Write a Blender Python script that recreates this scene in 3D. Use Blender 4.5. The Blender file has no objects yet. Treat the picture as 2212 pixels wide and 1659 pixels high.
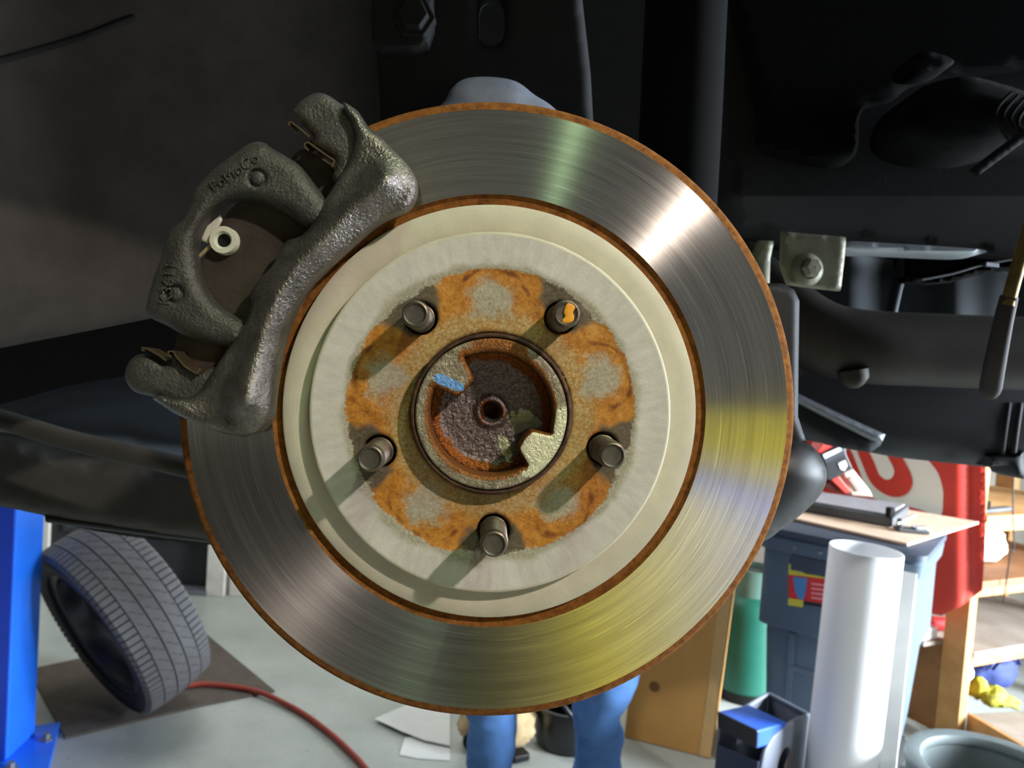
import bpy, bmesh, math, random
import numpy as np
from mathutils import Vector, Matrix, noise
from mathutils.geometry import delaunay_2d_cdt
random.seed(7)
PI = math.pi
S = bpy.context.scene
COL = S.collection

# ------------------------------------------------------------------ camera
F = 1597.0                                    # focal length in pixels of the 2212 x 1659 frame
CAM = Vector((0, 0, 1.30))
ROLL, PITCH = math.radians(4.0), math.radians(2.5)
_f = Vector((0, math.cos(PITCH), -math.sin(PITCH)))
_u0 = Vector((0, math.sin(PITCH), math.cos(PITCH)))
_r0 = Vector((1, 0, 0))
_r = _r0 * math.cos(ROLL) + _u0 * math.sin(ROLL)
_u = _u0 * math.cos(ROLL) - _r0 * math.sin(ROLL)
cd = bpy.data.cameras.new('camera')
cam = bpy.data.objects.new('camera', cd)
COL.objects.link(cam)
cam.matrix_world = Matrix(((_r.x, _u.x, -_f.x, CAM.x), (_r.y, _u.y, -_f.y, CAM.y), (_r.z, _u.z, -_f.z, CAM.z), (0, 0, 0, 1)))
cd.sensor_width = 36.0
cd.lens = 36.0 * F / 2212.0
cd.clip_start = 0.01
cd.dof.use_dof = True
cd.dof.focus_distance = 0.372
cd.dof.aperture_fstop = 15.0
S.camera = cam

# ------------------------------------------------------------------ world, lamps, exposure
S.view_settings.view_transform = 'Standard'
S.view_settings.look = 'None'
S.view_settings.exposure = 0.0
S.view_settings.gamma = 1.0
S.view_settings.use_curve_mapping = False
w = bpy.data.worlds.new('world'); S.world = w
w.use_nodes = True
w.node_tree.nodes['Background'].inputs[0].default_value = (0.95, 1.0, 0.93, 1)
w.node_tree.nodes['Background'].inputs[1].default_value = 0.20

def lamp(name, kind, loc, target, power, color, size=0.1, size_y=None, spot=None):
    l = bpy.data.lights.new(name, kind)
    l.energy = power; l.color = color
    if kind == 'AREA':
        l.size = size
        if size_y:
            l.shape = 'RECTANGLE'; l.size_y = size_y
    else:
        l.shadow_soft_size = size
    if spot:
        l.spot_size = math.radians(spot); l.spot_blend = 0.4
    o = bpy.data.objects.new(name, l); COL.objects.link(o)
    o.location = loc
    o.rotation_euler = (Vector(target) - Vector(loc)).to_track_quat('-Z', 'Y').to_euler()
    return o

SPOT2 = Vector((2.60, -0.60, 3.15))
lamp('added_spot_tube', 'SPOT', SPOT2, (0.86, 1.80, 0.42), 260, (0.95, 0.98, 1.0), 0.06, spot=26)  # unseen spot added to brighten the white tube
SPOT = Vector((0.75, 0.10, 2.85))
lamp('added_spot_cabinet', 'SPOT', SPOT, (0.72, -1.15, 0.85), 1000, (1.0, 1.0, 1.0), 0.06, spot=30)  # unseen spot added so the yellow cabinet mirrors brightly in the disc

def P(px, py, D):
    """The point that stands D metres in front of the lens plane in the direction of a pixel."""
    px, py, D = float(px), float(py), float(D)
    return CAM + D * (_f + _r * ((px - 1106.0) / F) - _u * ((py - 829.5) / F))

def G(px, py, z=0.0):
    d = _f + _r * ((px - 1106.0) / F) - _u * ((py - 829.5) / F)
    return CAM + d * ((z - CAM.z) / d.z)

RC = P(1061, 890, 0.376)                       # centre of the rotor's outer friction face
_axis = (P(1050, 795, 1) - CAM).normalized()   # hub axis, pointing into the car
_rz = -_axis
_rx = (_r - _rz * _r.dot(_rz)).normalized()
_ry = _rz.cross(_rx)
RM = Matrix(((_rx.x, _ry.x, _rz.x, RC.x), (_rx.y, _ry.y, _rz.y, RC.y), (_rx.z, _ry.z, _rz.z, RC.z), (0, 0, 0, 1)))

KEY_DIR = (_rx * 0.95 + _ry * 0.88 + _rz * 1.0).normalized()
KEY = RC + KEY_DIR * 2.3
lamp('work_lamp_light', 'SPOT', KEY, RC, 168, (1.0, 0.89, 0.77), 0.045, spot=70)
_d = lamp('daylight_side_door', 'AREA', (5.2, 0.60, 1.60), (0.9, 1.9, 0.50), 560, (0.80, 0.90, 1.0), 2.2, 2.2)
_d.data.spread = math.radians(90)
TUBE_A = Vector((0.50, -0.55, 3.20))
lamp('ceiling_tube_light', 'AREA', TUBE_A, (0.50, -0.55, 0), 14, (0.62, 1.0, 0.52), 0.06, 0.9)
lamp('back_ceiling_light', 'AREA', (-1.0, 2.7, 3.25), (-1.0, 2.7, 0), 26, (0.95, 1.0, 0.92), 1.2, 0.3)

# ------------------------------------------------------------------ helpers
W = {}
def setm(o, m):
    W[o.name] = m

def srgb(r, g, b):
    f = lambda c: c / 12.92 if c <= 0.04045 else ((c + 0.055) / 1.055) ** 2.4
    return (f(r / 255.0), f(g / 255.0), f(b / 255.0), 1.0)

def thing(name, label, cat, loc=(0, 0, 0), group=None, m=None):
    o = bpy.data.objects.new(name, None); COL.objects.link(o)
    o.empty_display_size = 0.05
    mm = m if m is not None else Matrix.Translation(Vector(loc))
    o.matrix_world = mm
    W[o.name] = mm.copy()
    o['label'] = label; o['category'] = cat
    if group: o['group'] = group
    return o

def tag(o, label=None, cat=None, group=None, kind=None):
    if label: o['label'] = label
    if cat: o['category'] = cat
    if group: o['group'] = group
    if kind: o['kind'] = kind
    return o

def link(name, me, mats, parent=None):
    o = bpy.data.objects.new(name, me); COL.objects.link(o)
    for m in (mats if isinstance(mats, (list, tuple)) else [mats]):
        me.materials.append(m)
    if parent is not None:
        o.parent = parent
        W[o.name] = W[parent.name]
    else:
        W[o.name] = Matrix.Identity(4)
    return o

class MB:
    """Collects vertices and faces for one mesh."""
    def __init__(s):
        s.v = []; s.f = []; s.mi = []; s.k = 0
    def add(s, vs, fs):
        n = len(s.v)
        s.v += [Vector(p) for p in vs]
        for f in fs:
            s.f.append([i + n for i in f]); s.mi.append(s.k)
        return s
    def box(s, c, size, rot=None):
        c = Vector(c); hx, hy, hz = [x / 2 for x in size]
        vs = [Vector((x, y, z)) for x in (-hx, hx) for y in (-hy, hy) for z in (-hz, hz)]
        if rot is not None:
            R = rot if isinstance(rot, Matrix) else Matrix.Rotation(rot, 3, 'Z')
            vs = [R @ p for p in vs]
        return s.add([p + c for p in vs], [(0, 1, 3, 2), (4, 6, 7, 5), (0, 4, 5, 1), (2, 3, 7, 6), (0, 2, 6, 4), (1, 5, 7, 3)])
    def hexa(s, bottom, top):
        n = len(bottom)
        fs = [list(range(n))[::-1], list(range(n, 2 * n))]
        for i in range(n):
            j = (i + 1) % n
            fs.append((i, j, n + j, n + i))
        return s.add(list(bottom) + list(top), fs)
    def tube(s, path, r, n=12, closed=False, flat=1.0):
        path = [Vector(p) for p in path]
        rr = r if isinstance(r, (list, tuple)) else [r] * len(path)
        vs = []; up = None
        for i, p in enumerate(path):
            a = path[i - 1] if (i > 0 or closed) else p
            b = path[(i + 1) % len(path)] if (i < len(path) - 1 or closed) else p
            t = (b - a).normalized()
            if up is None:
                up = Vector((0, 0, 1)) if abs(t.z) < 0.9 else Vector((1, 0, 0))
            x = t.cross(up).normalized(); y = x.cross(t).normalized(); up = y
            for k in range(n):
                q = 2 * PI * k / n
                vs.append(p + x * math.cos(q) * rr[i] + y * math.sin(q) * rr[i] * flat)
        fs = []; m = len(path)
        for i in range(m if closed else m - 1):
            for k in range(n):
                a, b = i * n + k, i * n + (k + 1) % n
                c, d = ((i + 1) % m) * n + (k + 1) % n, ((i + 1) % m) * n + k
                fs.append((a, b, c, d))
        if not closed:
            fs.append(list(range(n))[::-1]); fs.append([(m - 1) * n + k for k in range(n)])
        return s.add(vs, fs)
    def lathe(s, prof, n=48, m=None, cap=False, closed=False):
        """prof: (radius, height) pairs around local Z; m: matrix to place it."""
        m = m or Matrix.Identity(4)
        vs = []
        for r, z in prof:
            for k in range(n):
                q = 2 * PI * k / n
                vs.append(m @ Vector((r * math.cos(q), r * math.sin(q), z)))
        fs = []; L = len(prof)
        for i in range(L if closed else L - 1):
            for k in range(n):
                a, b = i * n + k, i * n + (k + 1) % n
                fs.append((a, b, ((i + 1) % L) * n + (k + 1) % n, ((i + 1) % L) * n + k))
        if cap:
            fs.append(list(range(n))[::-1]); fs.append([(L - 1) * n + k for k in range(n)])
        return s.add(vs, fs)
    def build(s, name, mats, parent=None, smooth=None, bevel=0, local=False, seg=2):
        me = bpy.data.meshes.new(name)
        inv = W[parent.name].inverted() if (parent is not None and not local) else None
        vs = [(inv @ p if inv else p) for p in s.v]
        me.from_pydata([tuple(p) for p in vs], [], [list(f) for f in s.f])
        if max(s.mi or [0]) > 0:
            me.polygons.foreach_set('material_index', s.mi)
        bm = bmesh.new(); bm.from_mesh(me); bmesh.ops.recalc_face_normals(bm, faces=bm.faces); bm.to_mesh(me); bm.free()
        if smooth is not None:
            me.polygons.foreach_set('use_smooth', [True] * len(me.polygons))
            me.set_sharp_from_angle(angle=math.radians(smooth))
        me.update()
        o = link(name, me, mats, parent)
        if bevel:
            b = o.modifiers.new('bevel', 'BEVEL'); b.width = bevel; b.segments = seg; b.limit_method = 'ANGLE'
            b.angle_limit = math.radians(40)
        return o

def catmull(pts, per=6, closed=True):
    pts = [Vector((p[0], p[1])) for p in pts]; n = len(pts); out = []
    rng = range(n) if closed else range(n - 1)
    for i in rng:
        if closed:
            a, b, c, d = pts[i - 1], pts[i], pts[(i + 1) % n], pts[(i + 2) % n]
        else:
            a, b, c, d = pts[max(i - 1, 0)], pts[i], pts[i + 1], pts[min(i + 2, n - 1)]
        for k in range(per):
            t = k / per
            out.append(0.5 * ((2 * b) + (c - a) * t + (2 * a - 5 * b + 4 * c - d) * t * t + (3 * b - a - 3 * c + d) * t ** 3))
    if not closed: out.append(pts[-1])
    return out

def inside(poly, x, y):
    px = np.array([p[0] for p in poly]); py = np.array([p[1] for p in poly])
    qx = np.roll(px, -1); qy = np.roll(py, -1)
    res = np.zeros(x.shape, bool)
    for a, b, c, d in zip(px, py, qx, qy):
        if b == d: continue
        cond = ((b > y) != (d > y)) & (x < (c - a) * (y - b) / (d - b) + a)
        res ^= cond
    return res

def seg_dist(poly, x, y):
    best = np.full(x.shape, 1e9)
    n = len(poly)
    for i in range(n):
        a = poly[i]; b = poly[(i + 1) % n]
        dx, dy = b[0] - a[0], b[1] - a[1]; L = dx * dx + dy * dy + 1e-12
        t = np.clip(((x - a[0]) * dx + (y - a[1]) * dy) / L, 0, 1)
        best = np.minimum(best, np.hypot(x - a[0] - t * dx, y - a[1] - t * dy))
    return best

def path_dist(pts, x, y):
    best = np.full(x.shape, 1e9)
    for a, b in zip(pts[:-1], pts[1:]):
        dx, dy = b[0] - a[0], b[1] - a[1]; L = dx * dx + dy * dy + 1e-12
        t = np.clip(((x - a[0]) * dx + (y - a[1]) * dy) / L, 0, 1)
        best = np.minimum(best, np.hypot(x - a[0] - t * dx, y - a[1] - t * dy))
    return best

def cdt(outline, holes, step):
    """Triangulates a region with interior points. Returns (n,2) points, triangles, distance to the rim."""
    def dens(pl):
        out = []
        for i in range(len(pl)):
            a = Vector((pl[i][0], pl[i][1])); b = Vector((pl[(i + 1) % len(pl)][0], pl[(i + 1) % len(pl)][1]))
            k = max(1, int((b - a).length / step))
            for j in range(k): out.append(a.lerp(b, j / k))
        return out
    loops = [dens(outline)] + [dens(h) for h in holes]
    pts = []; edges = []
    for lp in loops:
        n0 = len(pts); pts += lp
        edges += [(n0 + i, n0 + (i + 1) % len(lp)) for i in range(len(lp))]
    ax = np.array([[p.x, p.y] for p in loops[0]])
    x0, y0 = ax.min(0); x1, y1 = ax.max(0)
    gx, gy = np.meshgrid(np.arange(x0, x1, step), np.arange(y0, y1, step * 0.87))
    gx = gx + (np.arange(gx.shape[0])[:, None] % 2) * step * 0.5
    gx = gx.ravel(); gy = gy.ravel()
    ok = inside(loops[0], gx, gy)
    for h in loops[1:]: ok &= ~inside(h, gx, gy)
    gx, gy = gx[ok], gy[ok]
    d = np.full(gx.shape, 1e9)
    for lp in loops: d = np.minimum(d, seg_dist(lp, gx, gy))
    k = d > step * 0.55
    pts += [Vector((a, b)) for a, b in zip(gx[k], gy[k])]
    v, e, f, *_ = delaunay_2d_cdt(pts, edges, [], 0, 1e-7)
    V = np.array([[p.x, p.y] for p in v])
    T = np.array(f)
    c = V[T].mean(1)
    ok = inside(loops[0], c[:, 0], c[:, 1])
    for h in loops[1:]: ok &= ~inside(h, c[:, 0], c[:, 1])
    T = T[ok]
    dist = np.full(len(V), 1e9)
    for lp in loops: dist = np.minimum(dist, seg_dist(lp, V[:, 0], V[:, 1]))
    return V, T, dist

def relief_mesh(name, V, T, front, back, mat, parent, local, attrs=None, smooth=50):
    """front/back: arrays of 3-D points for the two sides; the rim is walled."""
    n = len(V)
    cnt = {}
    for t in T:
        for a, b in ((t[0], t[1]), (t[1], t[2]), (t[2], t[0])):
            cnt[(min(a, b), max(a, b))] = cnt.get((min(a, b), max(a, b)), 0) + 1
    rim = [k for k, c in cnt.items() if c == 1]
    fs = [tuple(int(i) for i in t) for t in T] + [tuple(int(i) + n for i in t[::-1]) for t in T]
    fs += [(int(a), int(b), int(b) + n, int(a) + n) for a, b in rim]
    m = MB(); m.v = [Vector(p) for p in front] + [Vector(p) for p in back]; m.f = fs; m.mi = [0] * len(fs)
    o = m.build(name, mat, parent, smooth=smooth, local=local)
    if attrs:
        for k, arr in attrs.items():
            at = o.data.attributes.new(k, 'FLOAT', 'POINT')
            at.data.foreach_set('value', np.concatenate([arr, arr]).astype(np.float32))
    return o

def relief(name, outline, D, thick, R, mat, parent=None, holes=(), step=8, hfun=None, Dfun=None, smooth=50, curve=True, per=5):
    """A solid with a rounded front whose outline is given in pixels of the photograph at depth D (m)."""
    ol = catmull(outline, per) if curve else [Vector(p) for p in outline]
    V, T, d = cdt(ol, [list(h) for h in holes], step)
    x, y = V[:, 0], V[:, 1]
    dm = d * D / F
    t = np.clip(dm / R, 0, 1)
    h = R * np.sqrt(np.clip(1 - (1 - t) ** 2, 0, 1))
    if hfun is not None: h = h + hfun(x, y, dm)
    Dv = Dfun(x, y) if Dfun is not None else np.full(len(V), D)
    front = [P(a, b, q - e) for a, b, q, e in zip(x, y, Dv, h)]
    s = (Dv + thick) / Dv                     # back keeps the real (not the seen) outline
    back = [P(a, b, q) + _f * thick for a, b, q in zip(x, y, Dv)]
    return relief_mesh(name, V, T, front, back, mat, parent, False, smooth=smooth)

def sheet(name, fD, xs, ys, mat, parent, thick=0.004):
    V = [P(x, y, fD(x, y)) for y in ys for x in xs]
    n = len(xs); fs = [(j * n + i, j * n + i + 1, (j + 1) * n + i + 1, (j + 1) * n + i) for j in range(len(ys) - 1) for i in range(n - 1)]
    m = MB().add(V, fs)
    o = m.build(name, mat, parent, smooth=60)
    so = o.modifiers.new('solid', 'SOLIDIFY'); so.thickness = thick; so.offset = 0
    return o

def pipe_px(name, pts, r, mat, parent, n=14, per=6, flat=1.0, smooth=60):
    """Tube through pixels with depth: (px, py, D)."""
    p3 = [P(*p) for p in pts]
    path = spline3(p3, per)
    return MB().tube(path, r if not isinstance(r, (list, tuple)) else list(np.interp(np.linspace(0, 1, len(path)), np.linspace(0, 1, len(r)), r)), n, flat=flat).build(name, mat, parent, smooth=smooth)

def spline3(p, per=6):
    out = []
    for i in range(len(p) - 1):
        a, b, c, d = p[max(i - 1, 0)], p[i], p[i + 1], p[min(i + 2, len(p) - 1)]
        for k in range(per):
            t = k / per
            out.append(0.5 * ((2 * b) + (c - a) * t + (2 * a - 5 * b + 4 * c - d) * t * t + (3 * b - a - 3 * c + d) * t ** 3))
    out.append(p[-1])
    return out

def text_px(name, body, px, py, ang, size, D, depth, mat, parent):
    """Raised lettering laid along a direction in the picture plane at depth D."""
    cu = bpy.data.curves.new('lettering', 'FONT'); cu.body = body; cu.size = 1.0; cu.align_x = 'CENTER'; cu.align_y = 'CENTER'
    cu.extrude = 0.0; cu.resolution_u = 3
    to = bpy.data.objects.new('lettering', cu); COL.objects.link(to)
    dg = bpy.context.evaluated_depsgraph_get()
    me = bpy.data.meshes.new_from_object(to.evaluated_get(dg))
    bpy.data.objects.remove(to); 
    c, s_ = math.cos(ang), math.sin(ang)
    V = [(px + (v.co.x * c - v.co.y * s_) * size, py - (v.co.x * s_ + v.co.y * c) * size) for v in me.vertices]
    fs = [tuple(p.vertices) for p in me.polygons]
    n = len(V)
    cnt = {}
    for t in fs:
        for a, b in zip(t, t[1:] + t[:1]):
            k = (min(a, b), max(a, b)); cnt[k] = cnt.get(k, 0) + 1
    rim = [k for k, q in cnt.items() if q == 1]
    Df = D if callable(D) else (lambda x, y: D)
    front = [P(x, y, Df(x, y) - depth) for x, y in V]; back = [P(x, y, Df(x, y) + 0.002) for x, y in V]
    m = MB(); m.add(front + back, fs + [tuple(i + n for i in t[::-1]) for t in fs] + [(a, b, b + n, a + n) for a, b in rim])
    bpy.data.meshes.remove(me); bpy.data.curves.remove(cu)
    return m.build(name, mat, parent)

# ------------------------------------------------------------------ materials
class NT:
    def __init__(s, m):
        m.use_nodes = True
        s.t = m.node_tree; s.b = s.t.nodes['Principled BSDF']
    def n(s, ty, **kw):
        x = s.t.nodes.new(ty)
        for k, v in kw.items(): setattr(x, k, v)
        return x
    def l(s, a, b): s.t.links.new(a, b)
    def math(s, op, a, b=None, clamp=False):
        x = s.n('ShaderNodeMath', operation=op, use_clamp=clamp)
        for i, v in enumerate((a, b)):
            if v is None: continue
            if isinstance(v, (int, float)): x.inputs[i].default_value = v
            else: s.l(v, x.inputs[i])
        return x.outputs[0]
    def noise(s, scale, detail=4, rough=0.6, vec=None):
        x = s.n('ShaderNodeTexNoise'); x.inputs['Scale'].default_value = scale
        x.inputs['Detail'].default_value = detail; x.inputs['Roughness'].default_value = rough
        if vec is None:
            tc = s.n('ShaderNodeTexCoord'); vec = tc.outputs['Object']
        s.l(vec, x.inputs['Vector'])
        return x.outputs['Fac']
    def ramp(s, fac, stops):
        x = s.n('ShaderNodeValToRGB')
        e = x.color_ramp.elements
        while len(e) < len(stops): e.new(0.5)
        for q, (p, c) in zip(e, stops): q.position = p; q.color = c
        s.l(fac, x.inputs[0]); return x.outputs[0]
    def mix(s, fac, a, b):
        x = s.n('ShaderNodeMix', data_type='RGBA')
        for v, i in ((fac, 0), (a, 6), (b, 7)):
            if isinstance(v, (int, float)): x.inputs[i].default_value = v
            elif isinstance(v, tuple): x.inputs[i].default_value = v
            else: s.l(v, x.inputs[i])
        return x.outputs[2]
    def bump(s, h, strength=0.3, dist=0.001):
        x = s.n('ShaderNodeBump'); x.inputs['Strength'].default_value = strength; x.inputs['Distance'].default_value = dist
        s.l(h, x.inputs['Height']); s.l(x.outputs[0], s.b.inputs['Normal'])
    def attr(s, name):
        x = s.n('ShaderNodeAttribute', attribute_name=name); return x.outputs['Fac']

MATS = {}
def mat(name, col, rough=0.6, metal=0.0, var=0.12, scale=30, bump=0.0, bscale=None, bdist=0.001, spec=0.5, col2=None):
    """A plain procedural material: base colour with noise mottling and optional fine relief."""
    if name in MATS: return MATS[name]
    m = bpy.data.materials.new(name); t = NT(m)
    c = col if len(col) == 4 else (*col, 1)
    lo = tuple(max(0, x * (1 - var)) for x in c[:3]) + (1,); hi = tuple(min(1, x * (1 + var)) for x in c[:3]) + (1,)
    if col2: lo, hi = c, col2
    f = t.noise(scale)
    t.l(t.ramp(f, [(0.3, lo), (0.7, hi)]), t.b.inputs['Base Color'])
    t.b.inputs['Roughness'].default_value = rough; t.b.inputs['Metallic'].default_value = metal
    t.b.inputs['Specular IOR Level'].default_value = spec
    if bump: t.bump(t.noise(bscale or scale * 4), bump, bdist)
    MATS[name] = m
    return m

M_black = mat('black_undercoat', srgb(30, 29, 28), 0.9, bump=0.3, scale=40, bscale=300, spec=0.12)
M_blackgl = mat('black_rubber_gloss', srgb(15, 15, 17), 0.5, scale=60, spec=0.4)
M_deep = mat('shaded_black', srgb(15, 15, 15), 0.9, scale=40, spec=0.1)  # darker copy of the black, shade put into boot, damper and rail panel
M_liner = mat('felt_liner', srgb(53, 48, 44), 0.95, var=0.2, scale=25, bump=0.6, bscale=900, spec=0.15)
M_frame = mat('frame_paint', srgb(37, 37, 38), 0.75, bump=0.2, scale=30, bscale=250, spec=0.2)
M_tank = mat('fuel_tank_plastic', srgb(14, 16, 22), 0.65, scale=20, spec=0.4)
M_exh = mat('exhaust_steel', srgb(56, 50, 44), 0.65, metal=0.3, var=0.25, scale=18)
M_rod = mat('rod_steel', srgb(150, 125, 70), 0.5, metal=0.5, var=0.3, scale=60)
M_alu = mat('bare_aluminium', srgb(130, 133, 138), 0.5, metal=0.6, scale=40)
M_knuckle = mat('cast_knuckle', srgb(104, 114, 130), 0.6, metal=0.2, scale=60, bump=0.4, bscale=400)
M_shield = mat('heat_shield', srgb(80, 85, 90), 0.75, metal=0.2, scale=12)
M_brk = mat('zinc_bracket', srgb(138, 136, 116), 0.6, metal=0.2, var=0.15, scale=50, bump=0.2, bscale=300)

# friction surface: brushed in circles
def rotor_mat():
    m = bpy.data.materials.new('turned_steel'); t = NT(m)
    tc = t.n('ShaderNodeTexCoord')
    sep = t.n('ShaderNodeSeparateXYZ'); t.l(tc.outputs['Object'], sep.inputs[0])
    r = t.math('SQRT', t.math('ADD', t.math('MULTIPLY', sep.outputs[0], sep.outputs[0]), t.math('MULTIPLY', sep.outputs[1], sep.outputs[1])))
    def ringvec(kr, ka):
        c = t.n('ShaderNodeCombineXYZ')
        t.l(t.math('MULTIPLY', t.math('DIVIDE', sep.outputs[0], r), ka), c.inputs[0])
        t.l(t.math('MULTIPLY', t.math('DIVIDE', sep.outputs[1], r), ka), c.inputs[1])
        t.l(t.math('MULTIPLY', r, kr), c.inputs[2])
        return c.outputs[0]
    a = t.noise(1.0, 3, 0.7, ringvec(1300, 1.6)); b = t.noise(1.0, 3, 0.6, ringvec(260, 0.8)); c = t.noise(1.0, 2, 0.5, ringvec(3600, 4.0))
    f = t.math('ADD', t.math('ADD', t.math('MULTIPLY', a, 0.35), t.math('MULTIPLY', b, 0.30)), t.math('MULTIPLY', c, 0.35))
    scr = t.noise(1.0, 1, 0.4, ringvec(900, 2.6))
    col = t.ramp(f, [(0.34, srgb(156, 150, 148)), (0.50, srgb(184, 178, 175)), (0.66, srgb(210, 204, 200))])
    line = t.ramp(scr, [(0.70, (0, 0, 0, 1)), (0.76, (1, 1, 1, 1))])
    col = t.mix(t.math('MULTIPLY', line, 0.6), col, srgb(236, 232, 226))
    tg = t.n('ShaderNodeTangent', direction_type='RADIAL', axis='Z')
    bp = t.n('ShaderNodeBump'); bp.inputs['Strength'].default_value = 0.07; bp.inputs['Distance'].default_value = 0.0003
    t.l(a, bp.inputs['Height'])
    sh = []
    for rough in (0.20, 0.32):
        p = t.b if not sh else t.n('ShaderNodeBsdfPrincipled')
        t.l(col, p.inputs['Base Color']); p.inputs['Metallic'].default_value = 1.0
        p.inputs['Roughness'].default_value = rough
        p.inputs['Anisotropic'].default_value = 1.0; p.inputs['Anisotropic Rotation'].default_value = 0.25
        t.l(tg.outputs[0], p.inputs['Tangent']); t.l(bp.outputs[0], p.inputs['Normal'])
        sh.append(p)
    mx = t.n('ShaderNodeMixShader'); mx.inputs[0].default_value = 0.30
    t.l(sh[0].outputs[0], mx.inputs[1]); t.l(sh[1].outputs[0], mx.inputs[2])
    out = [n for n in t.t.nodes if n.type == 'OUTPUT_MATERIAL'][0]
    t.l(mx.outputs[0], out.inputs['Surface'])
    return m
M_rotor = rotor_mat()

def rust_mat(name, c1, c2, c3, scale=220):
    m = bpy.data.materials.new(name); t = NT(m)
    f = t.noise(scale, 6, 0.7)
    t.l(t.ramp(f, [(0.3, c1), (0.5, c2), (0.72, c3)]), t.b.inputs['Base Color'])
    t.b.inputs['Roughness'].default_value = 0.9; t.b.inputs['Specular IOR Level'].default_value = 0.2
    t.bump(t.noise(1500, 4), 0.5, 0.0006)
    return m
M_rust = rust_mat('rust_lip', srgb(84, 48, 20), srgb(122, 76, 32), srgb(148, 98, 44))
M_rustd = rust_mat('rust_dark', srgb(40, 30, 26), srgb(72, 52, 40), srgb(104, 72, 48), 160)

def hat_mat():
    """Rotor hat: silver paint outside, rust, bare grey pads and dark scale where the wheel sat (masks per vertex)."""
    m = bpy.data.materials.new('hat_face'); t = NT(m)
    fine = t.noise(700, 5, 0.7); mid = t.noise(160, 5, 0.7); big = t.noise(45, 4, 0.6)
    def edge(mask, amt, lo=0.42, hi=0.58):
        q = t.math('ADD', t.attr(mask), t.math('MULTIPLY', t.math('SUBTRACT', t.math('ADD', t.math('MULTIPLY', fine, 0.5), t.math('MULTIPLY', mid, 0.5)), 0.5), amt))
        x = t.n('ShaderNodeMapRange', interpolation_type='SMOOTHSTEP'); x.inputs[1].default_value = lo; x.inputs[2].default_value = hi
        t.l(q, x.inputs[0]); return x.outputs[0]
    rust = t.ramp(t.math('ADD', t.math('MULTIPLY', fine, 0.45), t.math('MULTIPLY', mid, 0.55)),
                  [(0.28, srgb(112, 64, 18)), (0.44, srgb(164, 104, 34)), (0.58, srgb(194, 134, 52)), (0.74, srgb(192, 152, 88))])
    tan = t.ramp(fine, [(0.3, srgb(142, 102, 50)), (0.5, srgb(172, 142, 88)), (0.7, srgb(190, 176, 138))])
    grey = t.ramp(fine, [(0.3, srgb(142, 130, 108)), (0.7, srgb(182, 174, 156))])
    dark = t.ramp(fine, [(0.3, srgb(70, 58, 44)), (0.7, srgb(112, 100, 82))])
    tc = t.n('ShaderNodeTexCoord'); sep = t.n('ShaderNodeSeparateXYZ'); t.l(tc.outputs['Object'], sep.inputs[0])
    rad = t.math('SQRT', t.math('ADD', t.math('MULTIPLY', sep.outputs[0], sep.outputs[0]), t.math('MULTIPLY', sep.outputs[1], sep.outputs[1])))
    cv = t.n('ShaderNodeCombineXYZ')
    t.l(t.math('MULTIPLY', t.math('DIVIDE', sep.outputs[0], rad), 26.0), cv.inputs[0]); t.l(t.math('MULTIPLY', t.math('DIVIDE', sep.outputs[1], rad), 26.0), cv.inputs[1]); t.l(t.math('MULTIPLY', rad, 90.0), cv.inputs[2])
    brush = t.noise(1.0, 4, 0.6, cv.outputs[0])
    silver = t.ramp(t.math('ADD', t.math('MULTIPLY', brush, 0.5), t.math('MULTIPLY', big, 0.5)), [(0.3, srgb(180, 175, 168)), (0.7, srgb(212, 208, 203))])
    worn = t.ramp(fine, [(0.3, srgb(130, 122, 104)), (0.55, srgb(168, 162, 144)), (0.75, srgb(206, 202, 190))])
    silver = t.mix(edge('worn', 1.6, 0.2, 0.9), silver, worn)
    c = t.mix(edge('tan', 1.9, 0.15, 1.0), rust, tan)
    c = t.mix(edge('grey', 1.3, 0.1, 1.0), c, grey)
    c = t.mix(edge('dark', 1.4, 0.2, 0.9), c, dark)
    c = t.mix(edge('deep', 0.8, 0.3, 0.75), c, srgb(112, 58, 16))
    c = t.mix(edge('silver', 1.5, 0.30, 0.70), c, silver)
    t.l(c, t.b.inputs['Base Color'])
    t.b.inputs['Roughness'].default_value = 0.55
    t.b.inputs['Metallic'].default_value = 0.0
    t.b.inputs['Specular IOR Level'].default_value = 0.35
    t.bump(fine, 0.35, 0.0006)
    return m
M_hat = hat_mat()
M_step = mat('hat_step_paint', srgb(196, 190, 172), 0.5, var=0.08, scale=60, bump=0.15, bscale=900, spec=0.35)

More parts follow.
